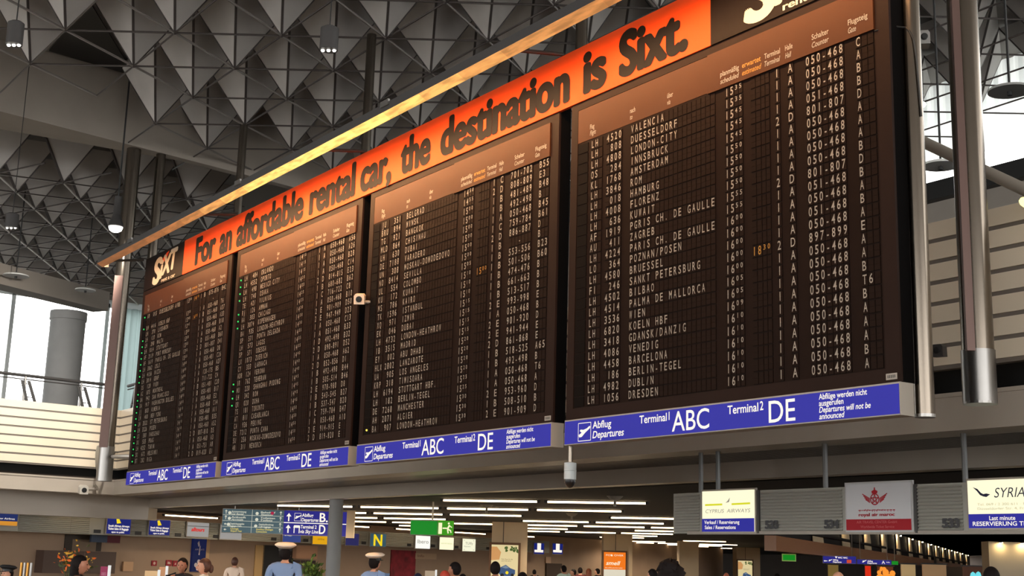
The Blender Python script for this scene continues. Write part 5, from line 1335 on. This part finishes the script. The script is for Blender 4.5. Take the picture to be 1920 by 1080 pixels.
def person(x, ytop, D, facing, label, top, skin=SKIN1, hair=HAIRD, style='short', cap=None, arm='down', bottom=TROU):
    """head top at pixel (x, ytop), D metres from the viewer; facing = compass angle in degrees"""
    P = atD(x, ytop, D); capx = .055 if cap else .0
    H = P.z - capx; sc_ = H / 1.765
    root = empty('person', (P.x, P.y, 0), label, 'person')
    M_ = Matrix.Translation((P.x, P.y, 0)) @ Matrix.Rotation(R(facing), 4, 'Z') @ Matrix.Scale(sc_, 4)
    vs, fs, shirt, trous = body_parts(arm)
    def put(name, v, f, m_, smooth=True):
        mb = MB(); mb.raw([M_ @ Vector(p) for p in v], f); return mb.build(name, m_, root, smooth=smooth)
    put('body', vs, fs, skin); put('shirt', *shirt, top); put('trousers', *trous, bottom)
    for s in (1, -1):
        v, f = ellipsoid((.06, .105 * s, .045), (.135, .05, .05), 12, 8, lambda p: Vector((p.x, p.y, max(p.z, -.85)))); put('shoe', v, f, SHOE)
    for s in (1, -1):
        v, f = ellipsoid((.100, .030 * s, 1.645), (.008, .012, .007), 8, 6); put('eye', v, f, mat('eye_dark', (30, 22, 20), rough=.2))
    if style == 'bald':
        pass
    else:
        def hs(p):
            q = p.copy()
            front = q.x > .25
            lim = .30 if front else (-.85 if style == 'short' else -1.0)
            if q.x > -.1 and not front: lim = -.05 if style == 'short' else -.7
            if q.z < lim: q = Vector((q.x * .80, q.y * .80, max(q.z, lim) if style == 'short' or front else q.z))
            return q
        k = 1.0 if style != 'curly' else 1.22
        v, f = ellipsoid((-.008, 0, 1.65 + (.02 if style == 'curly' else 0)), (.112 * k, .092 * k, .122 * k), 22, 16, hs)
        if style == 'curly':
            rr = random.Random(1); v = [p + Vector((rr.uniform(-.02, .02), rr.uniform(-.02, .02), rr.uniform(-.012, .02))) for p in v]
        put('hair', v, f, hair)
        if style == 'long':
            v, f = ellipsoid((-.055, 0, 1.55), (.065, .095, .17), 16, 10); put('hair_length', v, f, hair)
        if style == 'tied':
            v, f = ellipsoid((-.115, 0, 1.60), (.04, .04, .07), 12, 8); put('hair_bun', v, f, hair)
    if cap:
        mb = MB(); c = M_ @ Vector((0, 0, 1.69)); up = (M_.to_3x3() @ Vector((-.10, .0, 1))).normalized(); k = sc_
        mb.lathe([(.098 * k, -.01 * k), (.100 * k, .045 * k)], c, 24, axis=up); band = mb.build('cap_band', M_BLACK, root, smooth=True)
        mb = MB(); mb.lathe([(.10 * k, .030 * k), (.158 * k, .066 * k), (.162 * k, .082 * k), (.12 * k, .108 * k), (.02 * k, .118 * k)], c, 28, axis=up); mb.build('cap_crown', cap, root, smooth=True)
        v, f = ellipsoid((.115, 0, 1.685), (.06, .08, .008), 14, 6); put('cap_peak', v, f, M_BLACK)
    return root
BLUE = mat('shirt_blue', (120, 146, 186), rough=.8); BLK = mat('suit_black', (20, 19, 22), rough=.8); WHT = mat('shirt_white', (226, 214, 200), rough=.8); CAPW = mat('cap_white', (232, 214, 196), rough=.6)
TEE = mat('tee_cream', (232, 206, 184), rough=.8); GRN = mat('top_palegreen', (196, 214, 200), rough=.8); ORG_ = mat('top_rust', (150, 82, 40), rough=.8)
VA = 145.0   # compass angle of the view; a person facing it is seen from behind
person(536, 1015, 20.0, VA + 8, 'officer in light blue shirt and white peaked cap seen from behind', BLUE, cap=CAPW)
person(704, 1034, 20.5, VA - 28, 'officer in white peaked cap right of the grey column, head half turned', BLUE, cap=CAPW)
person(441, 1045, 31, VA, 'person in cream t-shirt seen from behind below the teal directory', TEE, hair=HAIRB)
person(343, 1046, 19.5, VA + 175, 'dark haired woman facing the viewer left of the tall blue poster', BLK, skin=SKIN2, style='tied', arm='bent')
person(384, 1047, 19.0, VA + 110, 'woman with reddish brown tied hair right of the tall blue poster, looking left', WHT, skin=SKIN1, hair=HAIRB, style='tied', arm='bent')
person(151, 1041, 15.5, VA - 80, 'woman in black jacket with long dark hair in profile beside the flowers', BLK, skin=SKIN2, style='long')
person(16, 1056, 19.0, VA + 150, 'person in a black cap at the left edge of the photo', mat('coat_brown', (110, 76, 62), rough=.8), skin=SKIN1, cap=BLK)
person(853, 1054, 20.5, VA + 60, 'man with short dark hair in profile between the lit signs and first pillar', mat('shirt_tan', (170, 110, 80), rough=.8), skin=SKIN2)
person(929, 1053, 21.5, VA, 'dark haired man from behind in front of the lit car advert', mat('shirt_pink', (196, 120, 96), rough=.8), skin=SKIN2)
person(980, 1073, 19.0, VA, 'top of a dark head at the foot of the first cream pillar', BLK)
person(1256, 1061, 10.5, VA + 20, 'large head of dark curly hair at the bottom below the dome camera', BLK, skin=SKIN2, style='curly')
person(1223, 1067, 24, VA + 40, 'small dark head just left of the large curly head', mat('shirt_rose', (190, 110, 84), rough=.8), skin=SKIN1)
person(1858, 1063, 14.5, VA - 10, 'dark haired head in front of the white pier at lower right', BLK)
person(1572, 1070, 14.5, VA, 'bald head at the bottom under the blue direction sign', mat('shirt_grey', (140, 130, 120), rough=.8), style='bald')
person(1057, 1060, 38, VA + 30, 'dark haired person in pale green top right of the first pillar', GRN)
person(1075, 1067, 41, VA + 100, 'small dark head left of the second pillar, first of a little crowd', BLK)
person(1088, 1064, 43, VA, 'dark haired figure in the little crowd left of the second pillar', mat('shirt_maroon', (96, 40, 40), rough=.8))
person(1104, 1066, 36, VA, 'auburn haired person in rust top near the second pillar', ORG_, hair=HAIRO, style='long')
person(1120, 1066, 45, VA + 60, 'dark figure closest to the orange advert', BLK)
person(784, 1075, 20, VA, 'top of a dark blue cap below the cream strip sign', mat('jacket_navy', (30, 34, 60), rough=.8), hair=mat('cap_navy', (28, 30, 58), rough=.7))
person(834, 1070, 19.5, VA + 30, 'red haired head low between the cream lit signs', WHT, hair=mat('hair_red', (186, 62, 44), rough=.6))
person(868, 1076, 24, VA, 'top of a dark head right of the profile man', BLK)
person(1362, 1073, 30, VA + 160, 'reddish face in front of the dark doorway left of the farthest pillar', mat('shirt_white2', (214, 200, 186), rough=.8), skin=mat('skin_ruddy', (206, 116, 84), rough=.6), style='bald')
person(1457, 1075, 32, VA, 'dark head below the small far green exit sign', BLK)
person(1002, 1068, 47, VA, 'dark head below the left small blue and white sign', BLK)

# ------------------------------------------------------------------ plants and counter-top things
def leaf_cluster(x, y, D, label, mats_, n, rad, h, name='potted_plant', seed=1, leaf=.10):
    c = atD(x, y, D); rr = random.Random(seed)
    zb = c.z - h
    root = empty(name, (c.x, c.y, 0), label, 'plant')
    mb = MB(); mb.lathe([(.12, 0), (.17, max(.3, zb - .25)), (.19, max(.32, zb - .2)), (.15, max(.34, zb - .18))], (c.x, c.y, 0), 16); mb.build('pot', M_DGREY, root, smooth=True)
    mb = MB()
    stems = []
    for i in range(14):
        p = Vector((c.x + rr.gauss(0, rad * .5), c.y + rr.gauss(0, rad * .5), c.z + rr.uniform(-h * .5, .0))); stems.append(p); mb.tube((c.x, c.y, max(.3, zb - .25)), p, .008, 5)
    mb.build('stems', mat('stem_green', (60, 74, 36)), root)
    for mi, m_ in enumerate(mats_):
        mb = MB()
        for i in range(n):
            b = rr.choice(stems); p = b + Vector((rr.gauss(0, rad * .3), rr.gauss(0, rad * .3), rr.gauss(-h * .1, h * .22)))
            d_ = Vector((rr.uniform(-1, 1), rr.uniform(-1, 1), rr.uniform(-.2, 1))).normalized(); s_ = d_.cross(Vector((rr.uniform(-1, 1), rr.uniform(-1, 1), .3))).normalized()
            l_ = leaf * rr.uniform(.6, 1.3); nn = d_.cross(s_) * l_ * .12
            mb.face([p, p + d_ * l_ * .5 + s_ * l_ * .25 + nn, p + d_ * l_, p + d_ * l_ * .5 - s_ * l_ * .25 + nn])
        mb.build(['foliage', 'blossoms', 'blossoms'][mi], m_, root)
leaf_cluster(138, 1038, 21, 'orange and yellow flower arrangement beside the woman in black', [mat('leaf_green', (66, 74, 34), rough=.7), mat('bloom_orange', (226, 108, 36), rough=.7), mat('bloom_yellow', (214, 170, 60), rough=.7)], 45, .16, .36, 'flower_arrangement', 3, .085)
leaf_cluster(586, 1064, 24, 'bushy green plant right of the left officer', [mat('leaf_bright', (108, 128, 44), rough=.7), mat('leaf_mid', (70, 92, 34), rough=.7)], 90, .22, .3, 'potted_plant', 4, .12)
def stand(x0, y0, x1, D, m_, label, name='leaflet_stand', cat='stand', mark=None):
    P = atD(x0, y0, D); Q = atD(x1, y0, D); t = Vector((Q.x - P.x, Q.y - P.y, 0)); wd = t.length
    f = Frame((P.x, P.y, 0), t, wd, P.z); root = empty(name, f.p(wd / 2, 0, 0), label, cat)
    mb = MB(); mb.obox(f, 0, wd, .95, P.z, -.05, 0); b = mb.build('panel', m_, root)
    mb = MB(); mb.obox(f, wd, wd + .03, .95, P.z + .02, -.06, .01); mb.build('edge_strip', M_WL, root)
    mb = MB(); mb.obox(f, wd * .4, wd * .6, .03, .95, -.06, -.02); mb.build('stem', M_STEEL, root)
    mb = MB(); mb.obox(f, -.1, wd + .1, 0, .03, -.25, .15); mb.build('foot', M_STEEL, root)
    if mark:
        mb = MB()
        for v in (.55, .75): put_text(mb, mark, Frame(f.p(0, 0, .001), f.u), wd * .2, P.z - .12 * (1.6 - v) - .02, .03, width=wd * .6)
        mb.build('marks', mat('pink_mark', (222, 150, 180)), b)
stand(189, 1062, 203, 21, mat('pink_stand', (150, 36, 84), rough=.6), 'upright pink leaflet stand with a white edge near the flowers', mark='INFO')
stand(272, 1070, 296, 22, mat('cream_card', (226, 196, 150), rough=.6), 'cream card stand on the counter left of the red fire signs', 'card_stand')
stand(299, 1063, 311, 23, mat('tan_board', (196, 150, 112), rough=.6), 'tan upright board left of the dark haired woman', 'display_board')
stand(797, 1070, 816, 23, mat('pale_monitor', (196, 176, 150), rough=.6), 'pale monitor back below the cream strip sign', 'monitor_stand', 'monitor')
c = atD(50, 1055, 22)
root = empty('brass_post_group', (c.x, c.y, 0), 'brass and steel posts of a counter gate beside the person in black cap', 'barrier')
for i in range(4):
    q_ = c + CR * ((i - 1.5) * .055)
    mb = MB(); mb.tube((q_.x, q_.y, 0), (q_.x, q_.y, c.z), .022, 10); mb.build('post', [mat('brass', (180, 130, 60), rough=.3, metal=.8), M_STEEL][i % 2], root, smooth=True)
